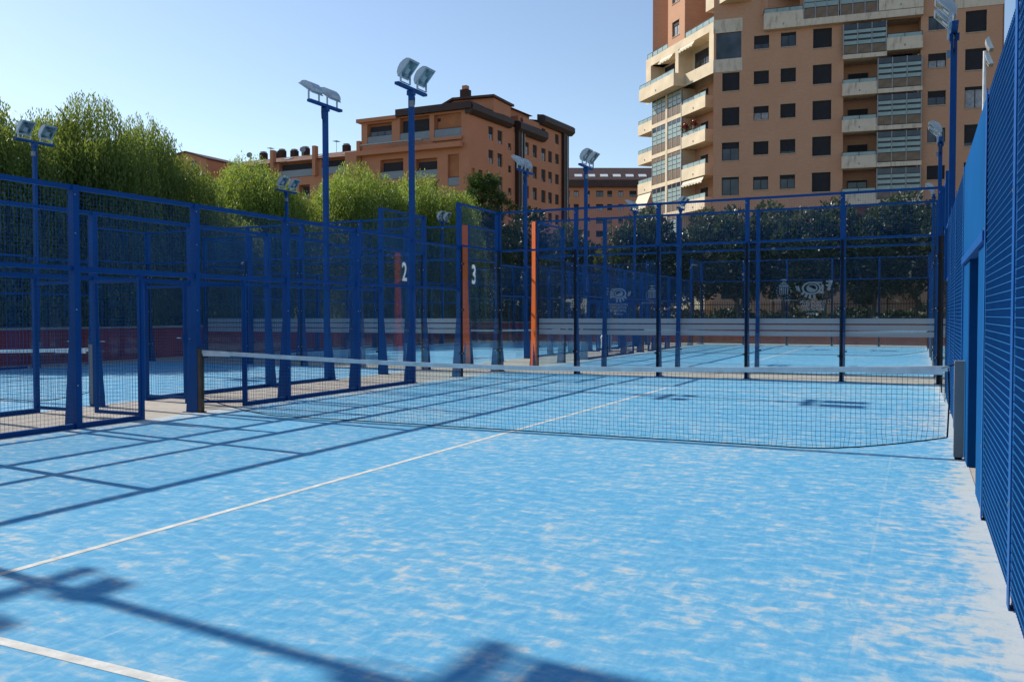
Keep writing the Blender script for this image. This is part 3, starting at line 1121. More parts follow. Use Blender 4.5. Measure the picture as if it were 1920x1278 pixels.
# ------------------------------------------------------------------ cars parked behind the iron fence
def car(label, loc, rot, paint):
    t = thing('parked_car', label, 'car', loc, rot, 'cars parked behind the iron fence')
    def body(mb):
        prof = [(-2.0, 0.35), (2.0, 0.35), (2.08, 0.62), (1.95, 0.82), (0.95, 0.93), (-1.75, 0.95), (-2.05, 0.85), (-2.1, 0.55)]
        mb.prism(prof, 'y', -0.82, 0.82, paint)
        prof = [(-1.7, 0.95), (0.95, 0.93), (0.30, 1.42), (-1.15, 1.45)]
        mb.prism(prof, 'y', -0.70, 0.70, paint)
    def win(mb):
        for s in (-1, 1):
            mb.poly([(-1.45, s * 0.706, 0.99), (0.72, s * 0.706, 0.98), (0.24, s * 0.706, 1.36), (-1.08, s * 0.706, 1.38)], 'winglass')
    put('car_body', cached(('carb', paint), body, 'car_body'), t)
    put('side_window', cached('carw', win, 'side_window'), t)
    for x in (-1.25, 1.3):
        for s in (-1, 1):
            w = put('wheel', cached('wheel', lambda mb: (mb.tube([(0, -0.1, 0), (0, 0.1, 0)], 0.31, 'tyre', 16), mb.tube([(0, -0.105, 0), (0, 0.105, 0)], 0.19, 'steel', 12)), 'wheel'), t, (x, s * 0.76, 0.31))
    for s in (-1, 1):
        put('tail_light', cached('tl', lambda mb: mb.box((-2.105, -0.12, 0.66), (-2.04, 0.12, 0.80), 'carred'), 'tail_light'), t, (0, s * 0.62, 0))
    return t


car('silver car parked behind the iron fence, below the middle magnolias', (2.2, 45.5, 0), R(8), 'carpaint')
car('dark car parked behind the iron fence, below the right magnolias', (8.4, 45.8, 0), R(184), 'carpaint_dark')


# ------------------------------------------------------------------ vegetation
def quads_mesh(name, P, mat):
    """P: (n,4,3) array of quads"""
    n = len(P)
    me = bpy.data.meshes.new(name)
    me.vertices.add(n * 4)
    me.vertices.foreach_set("co", P.reshape(-1).astype(np.float32))
    me.loops.add(n * 4)
    me.loops.foreach_set("vertex_index", np.arange(n * 4, dtype=np.int32))
    me.polygons.add(n)
    me.polygons.foreach_set("loop_start", np.arange(0, n * 4, 4, dtype=np.int32))
    me.polygons.foreach_set("loop_total", np.full(n, 4, dtype=np.int32))
    me.materials.append(MAT[mat])
    me.update(calc_edges=True)
    return me


def unit(v):
    return v / (np.linalg.norm(v, axis=-1, keepdims=True) + 1e-9)


def leaf_quads(pos, direc, length, width, r):
    """diamond-ish leaves starting at pos along direc"""
    n = len(pos)
    side = unit(np.cross(direc, unit(r.normal(size=(n, 3)))))
    L = length[:, None]
    Wd = width[:, None]
    a = pos
    b = pos + direc * L * 0.5 + side * Wd * 0.5
    c = pos + direc * L
    d = pos + direc * L * 0.5 - side * Wd * 0.5
    return np.stack([a, b, c, d], 1)


def weeping_crown(seed, rad, h, z0, lobes, nstr, mat):
    """drooping pepper-tree crown: strands of narrow leaves hanging from lobes; returns a mesh, base at origin"""
    r = np.random.default_rng(seed)
    cs = []
    for i in range(lobes):
        a = r.uniform(0, 2 * math.pi)
        q = rad * math.sqrt(r.uniform(0, 1)) * 0.72
        top = z0 + (h - z0) * (1 - 0.24 * (q / rad) ** 1.6) * r.uniform(0.84, 1.0)
        cs.append((q * math.cos(a), q * math.sin(a), top, rad * r.uniform(0.34, 0.52)))
    cs.append((0, 0, h, rad * 0.36))
    cs = np.array(cs)
    idx = r.integers(0, len(cs), nstr)
    C = cs[idx]
    # anchors: scattered in a vertical plume under each lobe top
    ang = r.uniform(0, 2 * math.pi, nstr)
    rr = C[:, 3] * np.sqrt(r.uniform(0.02, 1, nstr))
    depth = r.uniform(0, 1, nstr) ** 1.25
    zc = C[:, 2] - (rr / C[:, 3]) ** 2 * C[:, 3] * 0.62 - depth * (C[:, 2] - z0) * 0.92
    spread = 1 + depth * 0.55
    ax = C[:, 0] + rr * spread * np.cos(ang)
    ay = C[:, 1] + rr * spread * np.sin(ang)
    anchor = np.stack([ax, ay, zc], 1)
    out = unit(np.stack([np.cos(ang), np.sin(ang), np.zeros(nstr)], 1))
    slen = r.uniform(0.6, 1.5, nstr)
    k = 12
    quads = []
    for j in range(k):
        f = (j + r.uniform(0, 1, nstr)) / k
        p = anchor + out * (0.16 * np.sin(f * 2.2) * slen)[:, None]
        p = p + np.stack([r.normal(0, 0.03, nstr), r.normal(0, 0.03, nstr), -f * slen], 1)
        d = unit(np.stack([r.normal(0, 0.30, nstr), r.normal(0, 0.30, nstr), -np.abs(r.normal(0.95, 0.25, nstr))], 1))
        quads.append(leaf_quads(p, d, r.uniform(0.10, 0.19, nstr), r.uniform(0.028, 0.048, nstr), r))
    P = np.concatenate(quads)
    P[:, :, 2] = np.maximum(P[:, :, 2], 0.25)
    return quads_mesh('crown', P, mat)


def leafy_crown(seed, rx, ry, z0, z1, lobes, n, mat, size=(0.12, 0.2), up=0.2, shell=0.55, flat=1.0):
    r = np.random.default_rng(seed)
    zc, rz = (z0 + z1) / 2, (z1 - z0) / 2
    cs = []
    for i in range(lobes):
        v = unit(r.normal(size=3))
        q = r.uniform(0.35, 0.78)
        cs.append((v[0] * rx * q, v[1] * ry * q, zc + v[2] * rz * q, r.uniform(0.22, 0.42)))
    cs = np.array(cs)
    idx = r.integers(0, lobes, n)
    C = cs[idx]
    v = unit(r.normal(size=(n, 3)))
    q = r.uniform(shell, 1.0, n) ** 0.6
    s = C[:, 3] * q
    pos = np.stack([C[:, 0] + v[:, 0] * rx * s, C[:, 1] + v[:, 1] * ry * s, C[:, 2] + v[:, 2] * rz * s * flat], 1)
    d = unit(v + r.normal(0, 0.6, (n, 3)) + np.array([0, 0, up]))
    L = r.uniform(size[0], size[1], n)
    return quads_mesh('crown', leaf_quads(pos, d, L, L * r.uniform(0.38, 0.55, n), r), mat)


def pine_crown(seed, rx, z0, z1, n):
    r = np.random.default_rng(seed)
    tufts = 520
    lay = []
    for i in range(tufts):
        f = r.uniform(0, 1)
        z = z0 + (z1 - z0) * f
        rad = rx * (1.0 - 0.55 * f ** 2.0) * r.uniform(0.35, 1.0) * (0.8 + 0.2 * math.sin(f * 19))
        a = r.uniform(0, 2 * math.pi)
        lay.append((rad * math.cos(a), rad * math.sin(a), z))
    lay = np.array(lay)
    per = n // tufts
    pos = np.repeat(lay, per, 0) + r.normal(0, 0.10, (tufts * per, 3))
    o = unit(np.repeat(lay * np.array([1, 1, 0]), per, 0))
    d = unit(o * 0.5 + r.normal(0, 0.6, (tufts * per, 3)) + np.array([0, 0, 0.55]))
    L = r.uniform(0.16, 0.34, tufts * per)
    return quads_mesh('crown', leaf_quads(pos, d, L, np.full(tufts * per, 0.04), r), 'pine')


def trunk_mesh(seed, h, r0, limbs, spread, mat):
    r = random.Random(seed)
    mb = MB()
    pts = [(0, 0, 0)]
    for i in range(1, 6):
        pts.append((pts[-1][0] + r.uniform(-0.12, 0.12), pts[-1][1] + r.uniform(-0.12, 0.12), h * i / 5))
    mb.tube(pts, [r0 * (1.25 if i == 0 else 1) * (1 - 0.72 * i / 5) for i in range(6)], mat, 9)
    for k in range(limbs):
        i = r.randint(1, 4)
        p = Vector(pts[i])
        a = r.uniform(0, 2 * math.pi)
        s = spread * r.uniform(0.5, 1.0)
        up = h * r.uniform(0.15, 0.4)
        q = [p, p + Vector((math.cos(a) * s * 0.4, math.sin(a) * s * 0.4, up * 0.55)),
             p + Vector((math.cos(a) * s * 0.75, math.sin(a) * s * 0.75, up * 0.9)), p + Vector((math.cos(a) * s, math.sin(a) * s, up))]
        rr = r0 * 0.45 * (1 - 0.1 * i)
        mb.tube(q, [rr, rr * 0.7, rr * 0.45, rr * 0.2], mat, 6)
    return smooth(mb.mesh('trunk'))


def tree(name, label, cat, loc, crown, trunk, rot=0.0, scale=1.0, group=None):
    t = thing(name, label, cat, loc, rot, group)
    t.scale = (scale, scale, scale) if isinstance(scale, (int, float)) else scale
    put('crown', crown, t)
    if trunk is not None:
        put('trunk', trunk, t)
    return t


W1 = weeping_crown(1, 2.4, 9.0, 1.6, 12, 11500, 'pepper')
W2 = weeping_crown(2, 2.4, 9.0, 1.6, 9, 11500, 'pepper')
W3 = weeping_crown(3, 2.5, 9.0, 1.8, 14, 11500, 'pepper_light')
W4 = weeping_crown(4, 2.5, 9.0, 1.8, 12, 11500, 'pepper_light')
TW = trunk_mesh(5, 7.6, 0.26, 9, 1.8, 'bark')
TW2 = trunk_mesh(6, 7.2, 0.22, 8, 1.6, 'bark')
GP = 'weeping pepper trees behind the left red wall'


def pepper(label, x, y, h, width, crown, trunk, rot):
    k = width / 4.6
    tree('pepper_tree', label, 'tree', (x, y, 0), crown, trunk, rot, (k, k, h / 9.0), GP)


pepper('weeping green pepper tree at the left edge, behind the floodlight', -18.2, 8.4, 9.0, 6.2, W1, TW, 0.3)
pepper('tallest weeping pepper tree with loose narrow plumes against the sky', -17.4, 12.3, 9.6, 5.0, W2, TW2, 1.9)
pepper('weeping pepper tree with two feathery tops, left of the small end house', -17.7, 14.9, 9.4, 4.6, W1, TW, 3.6)
pepper('low pepper tree under the small end house', -17.6, 18.1, 6.7, 4.2, W2, TW2, 0.9)
pepper('yellowish green pepper tree between the end house and the long terrace', -19.7, 22.9, 9.4, 5.4, W3, TW2, 0.8)
pepper('broad light green pepper tree below the terrace roofs', -17.2, 28.2, 9.7, 5.8, W4, TW, 2.3)
pepper('bright green pepper tree just left of the pine', -15.8, 32.2, 9.7, 6.0, W3, TW2, 4.2)

PN = pine_crown(21, 2.3, 3.0, 10.3, 26000)
tree('pine_tree', 'dark green pine in front of the terracotta block', 'tree', (-15.9, 40.2, 0), PN, trunk_mesh(8, 9.2, 0.24, 8, 1.3, 'bark'), 0.4, (1.22, 1.22, 1.0))
YL = leafy_crown(31, 2.0, 2.0, 4.0, 10.2, 16, 7000, 'yellow', (0.12, 0.22))
tree('plane_tree', 'yellowing broadleaf tree between two pepper trees', 'tree', (-30.2, 37.6, 0), YL, trunk_mesh(9, 8.5, 0.22, 8, 1.5, 'pale_bark'), 0, 1.12)

G1 = leafy_crown(41, 2.6, 2.2, 1.7, 7.3, 34, 17000, 'magnolia', (0.16, 0.27), 0.5)
G2 = leafy_crown(42, 2.7, 2.2, 1.7, 7.3, 34, 17000, 'magnolia', (0.16, 0.27), 0.5)
TG = trunk_mesh(10, 5.2, 0.16, 8, 1.6, 'pale_bark')
GM = 'dark magnolia trees behind the far court'
mags = [(-9.2, 39.4, 6.6, 'dark tree beside the terracotta block, leftmost of the magnolia row'),
        (-4.6, 38.9, 7.2, 'magnolia between the two far floodlights'),
        (-2.2, 39.6, 7.2, 'magnolia in front of the lit tower balconies'),
        (0.4, 39.8, 7.0, 'magnolia under the shaded corner of the tower'),
        (2.8, 40.2, 7.4, 'magnolia under the two narrow window columns of the tower'),
        (4.9, 39.7, 7.2, 'magnolia under the fourth window column of the tower'),
        (7.3, 40.3, 7.1, 'magnolia below the shaded balcony stack of the tower'),
        (9.5, 40.4, 7.5, 'tall magnolia at the end next to the right fence'),
        (12.2, 40.0, 7.2, 'magnolia behind the right fence of the far court')]
for i, (x, y, h, lb) in enumerate(mags):
    tree('magnolia_tree', lb, 'tree', (x, y, 0), G1 if i % 2 else G2, TG, i * 1.3, (1.0, 1.0, h / 7.0), GM)
OL = leafy_crown(43, 1.6, 1.5, 2.0, 6.9, 12, 5200, 'olive', (0.10, 0.18), 0.4)
tree('olive_tree', 'olive green tree among the magnolias, below the gap between the buildings', 'tree', (-6.6, 38.0, 0), OL, TG, 0.5, 1.0)

K1 = leafy_crown(51, 3.0, 2.4, 0.4, 6.6, 24, 9000, 'darktree', (0.16, 0.28), 0.3)
K2 = leafy_crown(52, 2.6, 2.4, 0.5, 7.4, 22, 9000, 'darktree', (0.16, 0.28), 0.3)
TK = trunk_mesh(12, 5.0, 0.18, 8, 1.8, 'bark')
GK = 'dark evergreen trees closing the view behind the left courts'
dk = [(-27.5, 6.5, 1.0), (-27.0, 10.8, 0.98), (-26.5, 15.5, 1.0), (-26.5, 20.4, 0.95), (-26.0, 25.5, 0.95), (-24.5, 30.2, 0.92), (-22.0, 34.8, 0.92), (-18.6, 37.0, 0.86), (-12.6, 39.6, 0.86), (-10.9, 43.2, 0.95), (-6.2, 43.6, 0.95), (-15.2, 45.2, 1.28)]
wh = ['at the left edge, behind the first pepper tree', 'behind the tallest pepper tree', 'behind the pepper tree with two tops', 'left of the yellowish pepper tree', 'behind the yellowish pepper tree',
      'left of the broad light green pepper tree', 'behind the broad light green pepper tree', 'left of the pine', 'right of the pine trunk', 'below the terracotta block, seen over the orange plates', 'below the dark downpipes of the terracotta block', 'taller one just right of the pine, over the end glass']
for i, ((x, y, s), w_) in enumerate(zip(dk, wh)):
    tree('evergreen_tree', 'dense dark evergreen ' + w_, 'tree', (x, y, 0), (K1, K2)[i % 2], TK, i * 0.9, s, GK)

# clipped dark hedges that close the view at ground level
def hedge(label, x0, y0, x1, y1, h, n, seed):
    r = np.random.default_rng(seed)
    p0, p1 = np.array([x0, y0]), np.array([x1, y1])
    L = np.linalg.norm(p1 - p0)
    d2 = (p1 - p0) / L
    nn = np.array([-d2[1], d2[0]])
    a = r.uniform(0, L, n)
    w = r.normal(0, 0.42, n)
    z = h * r.uniform(0.02, 1, n) ** 0.8 * (1 + 0.10 * np.sin(a * 1.7) + 0.07 * np.sin(a * 4.1))
    P = np.concatenate([d2[None] * a[:, None] + nn[None] * w[:, None], z[:, None]], 1)
    d = unit(r.normal(size=(n, 3)) + np.array([0, 0, 0.3]))
    Ln = r.uniform(0.16, 0.30, n)
    t = thing('hedge', label, 'hedge', (x0, y0, 0), 0, 'dark hedges behind the courts')
    o = put('foliage', quads_mesh('foliage', leaf_quads(P, d, Ln, Ln * 0.6, r), 'darktree'), t)
    return t


hedge('tall dark hedge far behind the left red wall', -24.5, -6, -24.5, 36, 3.4, 30000, 71)
hedge('dark hedge behind the iron fence, under the magnolias', -24.5, 48.5, 20, 48.5, 1.7, 22000, 72)
hedge('dark hedge behind the far left court, under the pine', -24.5, 37, -8, 41.0, 2.8, 14000, 73)

# unseen leaf mass added south of the courts to darken the glass reflections
rw = np.random.default_rng(77)
nw = 60000
ax = rw.uniform(-85, 30, nw)
P = np.stack([ax, -33 + rw.normal(0, 1.6, nw), rw.uniform(0.0, 1.0, nw) * (9.5 + 1.2 * np.sin(ax * 0.8) + 0.8 * np.sin(ax * 2.3))], 1)
Ln = rw.uniform(0.5, 0.9, nw)
o = put('added_woodland', quads_mesh('added_woodland', leaf_quads(P, unit(rw.normal(size=(nw, 3))), Ln, Ln * 0.7, rw), 'darktree'))
tag(o, 'added dark wood south of the courts, out of view, darkening the reflections in the glass walls', 'wood')
o['kind'] = 'stuff'
nw = 40000  # second unseen mass, added in the east so the side glass mirrors no sky
ay = rw.uniform(-30, 60, nw)
P = np.stack([19.5 + rw.normal(0, 1.3, nw), ay, rw.uniform(0.0, 1.0, nw) * (8.2 + 1.0 * np.sin(ay * 0.7) + 0.7 * np.sin(ay * 2.1))], 1)
Ln = rw.uniform(0.4, 0.7, nw)
o = put('added_woodland', quads_mesh('added_woodland', leaf_quads(P, unit(rw.normal(size=(nw, 3))), Ln, Ln * 0.7, rw), 'darktree'))
tag(o, 'added dark wood east of the right fence, out of view, keeping sky reflections off the side glass', 'wood')
o['kind'] = 'stuff'

SH = leafy_crown(61, 1.3, 0.9, 0.1, 1.9, 10, 2600, 'pepper', (0.10, 0.2), 0.4)
shr = [(-15.6, 5.0), (-15.4, 8.4), (-15.7, 11.6), (-15.5, 15.0), (-15.6, 19.0), (-15.5, 23.0), (-15.4, 27.0), (-15.5, 31.0)]
sw = ['at the left picture edge', 'behind the open gate of the left court', 'between the two open gates', 'behind the rusty net post', 'behind the numberless middle posts', 'behind the silver backed floodlight', 'behind the orange reflection', 'below the pine']
for i, ((x, y), w_) in enumerate(zip(shr, sw)):
    t = thing('shrub', 'leafy shrub above the low red wall, ' + w_, 'shrub', (x, y, 0), i * 1.1, 'shrubs behind the low red wall')
    put('foliage', SH, t)


# ------------------------------------------------------------------ buildings
class Facade:
    """local frame: x along the front, -y outwards, z up"""
    def __init__(self, root, O, ang):
        self.root, self.O, self.ang = root, O, ang

    def part(self, name, mesh, loc=(0, 0, 0), label=None):
        c, s = math.cos(self.ang), math.sin(self.ang)
        r = self.root.location
        p = (self.O[0] + c * loc[0] - s * loc[1] - r.x, self.O[1] + s * loc[0] + c * loc[1] - r.y, loc[2] - r.z)
        return put(name, mesh, self.root, p, self.ang, label)

    def wall(self, x0, x1, z0, z1, holes, mat, depth=0.28, y=0.0, name='wall'):
        xs = sorted({x0, x1} | {h[0] for h in holes} | {h[1] for h in holes})
        zs = sorted({z0, z1} | {h[2] for h in holes} | {h[3] for h in holes})
        xs = [v for v in xs if x0 <= v <= x1]
        zs = [v for v in zs if z0 <= v <= z1]
        mb = MB()
        for a, b in zip(xs[:-1], xs[1:]):
            run = None
            for c, d in zip(zs[:-1], zs[1:]):
                mx, mz = (a + b) / 2, (c + d) / 2
                if any(h[0] < mx < h[1] and h[2] < mz < h[3] for h in holes):
                    continue
                mb.poly([(a, 0, c), (b, 0, c), (b, 0, d), (a, 0, d)], mat)
        for (a, b, c, d) in holes:
            mb.poly([(a, 0, c), (a, 0, d), (a, depth, d), (a, depth, c)], mat)
            mb.poly([(b, 0, d), (b, 0, c), (b, depth, c), (b, depth, d)], mat)
            mb.poly([(a, 0, d), (b, 0, d), (b, depth, d), (a, depth, d)], mat)
            mb.poly([(a, 0, c), (a, depth, c), (b, depth, c), (b, 0, c)], mat)
        return self.part(name, mb.mesh('wall'), (0, y, 0))

    def window(self, x0, x1, z0, z1, blind=0.0, y=0.0, sill=True, curtain=False, mull=1, depth=0.16):
        w, h = round(x1 - x0, 2), round(z1 - z0, 2)
        def fr(mb):
            f = 0.055
            mb.box((0, depth, 0), (f, depth + 0.06, h), 'winframe')
            mb.box((w - f, depth, 0), (w, depth + 0.06, h), 'winframe')
            mb.box((f, depth, 0), (w - f, depth + 0.06, f), 'winframe')
            mb.box((f, depth, h - f), (w - f, depth + 0.06, h), 'winframe')
            for k in range(mull):
                x = w * (k + 1) / (mull + 1)
                mb.box((x - 0.03, depth, f), (x + 0.03, depth + 0.06, h - f), 'winframe')
        o = self.part('window', cached(('win', w, h, mull, depth), fr, 'window'), (x0, y, z0))
        put('pane', cached(('pane2', w, h, depth, curtain), lambda mb: mb.box((0.05, depth + 0.03, 0.05), (w - 0.05, depth + 0.045, h - 0.05), 'curtain' if curtain else 'winglass'), 'pane'), o)
        if blind > 0:
            hb = round(h * blind, 2)
            def bl(mb):
                n = max(2, int(hb / 0.12))
                for k in range(n):
                    z = h - 0.05 - (hb - 0.08) * (k + 1) / n
                    mb.box((0.055, depth - 0.03, z + 0.008), (w - 0.055, depth - 0.005, z + (hb - 0.08) / n), 'blind')
                mb.box((0.055, depth - 0.012, h - 0.05 - (hb - 0.08)), (w - 0.055, depth - 0.004, h - 0.05), 'blind')
            put('blind', cached(('blind', w, h, hb, depth), bl, 'blind'), o)
        if sill:
            put('sill', cached(('sill', w, depth), lambda mb: mb.box((-0.05, -0.05, -0.07), (w + 0.05, depth + 0.02, -0.004), 'sill'), 'sill'), o)
            put('lintel', cached(('lintel', w, depth), lambda mb: mb.box((-0.04, -0.015, 0.004), (w + 0.04, depth, 0.05), 'sill'), 'lintel'), o, (0, 0, h))
        return o

    def balcony(self, x0, x1, z0, hc=1.0, depth=1.4, y=0.0, mat='render_cream', glass=0.36):
        """parapet whose front face lies at local y, going back by depth"""
        w = round(x1 - x0, 2)
        def pb(mb):
            mb.box((0, 0, 0), (w, 0.14, hc), mat)
            mb.box((0, 0.14, 0), (0.14, depth, hc), mat)
            mb.box((w - 0.14, 0.14, 0), (w, depth, hc), mat)
            mb.box((0.14, 0.14, 0), (w - 0.14, depth, 0.22), mat)
            mb.box((w / 2 - 0.05, -0.05, 0.28), (w / 2 + 0.05, 0.0, 0.42), 'metalgrey')
        o = self.part('balcony', cached(('bal', w, hc, depth, mat), pb, 'balcony'), (x0, y, z0))
        if glass:
            n = max(2, round(w / 1.1))
            def rg(mb):
                mb.box((0.02, 0.055, hc + glass), (w - 0.02, 0.095, hc + glass + 0.035), 'winframe')
                for k in range(n + 1):
                    x = 0.03 + (w - 0.06) * k / n
                    mb.box((x - 0.018, 0.06, hc), (x + 0.018, 0.09, hc + glass), 'winframe')
            def pg(mb):
                for k in range(n):
                    a, b = 0.03 + (w - 0.06) * k / n + 0.025, 0.03 + (w - 0.06) * (k + 1) / n - 0.025
                    mb.box((a, 0.068, hc + 0.02), (b, 0.082, hc + glass - 0.02), 'teal')
            put('railing', cached(('rg', w, hc, glass), rg, 'railing'), o)
            put('rail_glass', cached(('pg', w, hc, glass), pg, 'rail_glass'), o)
        return o

    def enclosure(self, x0, x1, z0, z1, cols, y=0.0, rows=(('panelbrown', 0.9), ('teal', 0.45), ('teal', 0.45), ('teal', 0.4)), top='winglass'):
        w, h = round(x1 - x0, 2), round(z1 - z0, 2)
        def fr(mb):
            for k in range(cols + 1):
                x = w * k / cols
                mb.box((x - 0.035, 0, 0), (x + 0.035, 0.08, h), 'metalgrey')
            z = 0
            for m_, rh in rows:
                mb.box((0.035, 0.01, z - 0.02), (w - 0.035, 0.07, z + 0.02), 'winframe')
                z += rh
            mb.box((0.035, 0.01, z - 0.02), (w - 0.035, 0.07, z + 0.02), 'winframe')
        o = self.part('glazed_balcony', cached(('enc', w, h, cols, rows), fr, 'glazed_balcony'), (x0, y, z0))
        z = 0
        for i, (m_, rh) in enumerate(list(rows) + [(top, h - sum(r_[1] for r_ in rows))]):
            for k in range(cols):
                a, b = w * k / cols + 0.045, w * (k + 1) / cols - 0.045
                put('glass_panel', cached(('gp', round(b - a, 2), round(rh, 2), m_), lambda mb: mb.box((0, 0.03, 0.03), (b - a, 0.045, rh - 0.03), m_), 'glass_panel'), o, (a, 0, z))
            z += rh
        return o


def awning(F, x0, x1, z, drop=0.5, out=0.35, y=0.0):
    w = x1 - x0
    mb = MB()
    n = max(4, int(w / 0.25))
    for k in range(n):
        a, b = w * k / n, w * (k + 1) / n
        mb.box((a + 0.012, -out - 0.02, -drop - (0.06 if k % 2 else 0.0)), (b - 0.012, -out, -drop + 0.16), 'awning')
    mb.prism([(0.0, 0.0), (0.0, -0.05), (-out, -drop + 0.02), (-out, -drop + 0.07)], 'x', 0, w, 'awning')
    F.part('awning', mb.mesh('awning'), (x0, y, z))


# ---- tower on the right
TP = 2.975
tower = thing('apartment_tower', 'tall brick apartment tower with cream balconies at the right', 'building', (4.5, 75, 0))
TF = Facade(tower, (-6.6, 66.1), math.atan2(2.8, 22.1))
holes, wins = [], []
BL = {0: [1.0, 1.0, 0.35, 0.12, 0.78, 0.5], 1: [0.62, 1.0, 0.5, 1.0, 0.25, 0.4], 2: [0.2, 1.0, 1.0, 0.85, 0.3, 0.5], 3: [1.0, 1.0, 1.0, 0.95, 1.0, 0.78], 4: [0.0, 0.5, 0.45, 0.1, 1.0, 0.9], 5: [1.0, 1.0, 0.15, 0.85, 1.0, 0.6]}
for r_ in range(7):
    dz = -TP * r_
    cand = [(0, 0.58, 2.02, 20.65 + dz, 22.2 + dz)]
    cand += [(1, 3.2, 4.43, 23.98 + dz, 25.1 + dz), (2, 5.38, 6.6, 23.97 + dz, 25.14 + dz), (3, 7.95, 9.42, 23.6 + dz, 25.2 + dz)]
    cand += [(4, 16.7, 18.02, 24.18 + dz, 25.3 + dz), (5, 19.38, 20.88, 23.75 + dz, 25.42 + dz)]
    for c, a, b, z0, z1 in cand:
        if z0 < 0.8:
            continue
        holes.append((a, b, z0, z1))
        wins.append((c, r_, a, b, z0, z1))
rec = (10.35, 16.15, 0.5, 25.35)
holes.append(rec)
holes.append((7.3, 12.7, 25.95, 28.5))
holes.append((13.1, 16.0, 26.6, 28.6))
holes.append((4.3, 6.9, 26.0, 28.4))
logg = (0.05, 2.15, 23.4, 25.63)
holes.append(logg)
TF.wall(-0.15, 22.1, -0.2, 34.0, holes, 'brick', 0.30)
for c, r_, a, b, z0, z1 in wins:
    bl = BL[c][r_ % 6]
    TF.window(a, b, z0, z1, bl, 0.0, True, curtain=((c * 3 + r_) % 4 == 1 and bl < 0.7), mull=1)
# back walls of the recesses, with doors
mb = MB()
mb.poly([(10.2, 1.7, 0.5), (16.3, 1.7, 0.5), (16.3, 1.7, 25.4), (10.2, 1.7, 25.4)], 'brick')
for x in (10.35, 16.15):
    mb.poly([(x, 0.29, 0.5), (x, 1.7, 0.5), (x, 1.7, 25.4), (x, 0.29, 25.4)], 'brick')
mb.poly([(4.2, 1.7, 25.4), (16.3, 1.7, 25.4), (16.3, 1.7, 29), (4.2, 1.7, 29)], 'brick')
mb.poly([(0, 1.7, 23.3), (2.2, 1.7, 23.3), (2.2, 1.7, 25.7), (0, 1.7, 25.7)], 'winglass')
TF.part('recess_wall', mb.mesh('recess_wall'))
mb = MB()
mb.box((0.1, 0.32, 0.5), (22.05, 0.33, 33.9), 'blind')
for k in range(8):
    zf = 25.4 - TP * k
    if zf < 0:
        break
    # parapet, glazed half and floor slab of each storey
    if k == 0:
        TF.balcony(12.95, 16.25, 26.0, 1.0, 1.6, -0.5, 'render_grey')
        TF.balcony(4.0, 7.15, 25.4, 1.35, 1.6, -0.5, 'render_grey')
        TF.enclosure(7.2, 9.9, 25.95, 28.5, 3, -0.45)
        TF.enclosure(10.05, 12.85, 25.95, 28.5, 3, -0.45)
        sl = MB()
        sl.box((7.15, -0.5, 25.4), (16.25, 1.7, 25.95), 'render_grey')
        TF.part('floor_slab', sl.mesh('floor_slab'))
    else:
        left = k != 1
        z0 = zf + 0.25
        bx = (10.25, 12.9) if left else (13.6, 16.25)
        ex = (12.95, 16.2) if left else (10.3, 13.55)
        TF.balcony(bx[0], bx[1], z0 - 0.3 if left else z0 + 0.1, 1.0, 1.5, -0.45, 'render_grey', 0.32)
        TF.enclosure(ex[0], ex[1], z0 + 0.1, z0 + TP - 0.42, 3, -0.40, (('panelbrown', 0.72), ('teal', 0.36), ('winglass', 0.10), ('teal', 0.36), ('winglass', 0.10), ('teal', 0.32)))
        wx = bx[0] + 0.55
        TF.window(wx, wx + 1.55, z0 + 0.1, z0 + 1.95, [0.3, 0.2, 0.35, 1.0, 1.0, 0.1, 0.2, 0.5][k], 1.42, False, curtain=k in (2, 3), mull=1)
        TF.window(ex[0] + 0.8, ex[0] + 2.5, z0 + 0.1, z0 + 2.0, 0.4, 1.42, False, mull=1)
        sl = MB()
        sl.box((ex[0] - 0.03, -0.45, z0 - 0.30), (ex[1] + 0.05, 1.68, z0 + 0.05), 'render_grey')
        sl.tube([(ex[1] - 0.25, -0.30, z0 + 0.1), (ex[1] - 0.25, -0.30, z0 + TP - 0.35)], 0.05, 'metalgrey', 6)
        TF.part('floor_slab', sl.mesh('floor_slab'))
# cream corner loggia and the cream panel at the top right
mb = MB()
for a, b, c, d in ((-0.18, 2.24, 22.3, 23.39), (-0.18, 2.24, 25.64, 26.77)):
    mb = MB()
    mb.box((a, -0.03, c), (b, 0.0, d), 'render_grey')
    TF.part('loggia_panel', mb.mesh('loggia_panel'))
TF.part('loggia_glass', cached('lgg', lambda mb: mb.box((0.06, 0.1, 23.42), (2.14, 0.12, 25.6), 'winglass'), 'loggia_glass'))
mb = MB()
mb.box((18.6, -0.05, 25.7), (22.1, 0.0, 31.0), 'render_grey')
TF.part('cream_panel', mb.mesh('cream_panel'))
# bulk of the tower behind the fronts
mb = MB()
mb.box((2.3, 1.75, -0.2), (22.0, 16.0, 34.0), 'brick')
mb.box((0.0, 1.75, -0.2), (2.3, 6.0, 26.7), 'brick')
mb.box((21.98, 0.0, -0.2), (22.1, 1.75, 34.0), 'brick')
mb.box((0.2, 0.36, 26.6), (22.0, 1.75, 26.7), 'render_grey')
mb.box((-6.8, 9.0, 26.0), (-2.4, 14.0, 32.9), 'brick')
TF.part('tower_body', mb.mesh('tower_body'))

# sunlit wing of the tower
WL = 13.79
WF = Facade(tower, (-16.3, 75.9), math.atan2(-9.8, 9.7))
def ws(s):
    return WL - s
mb = MB()
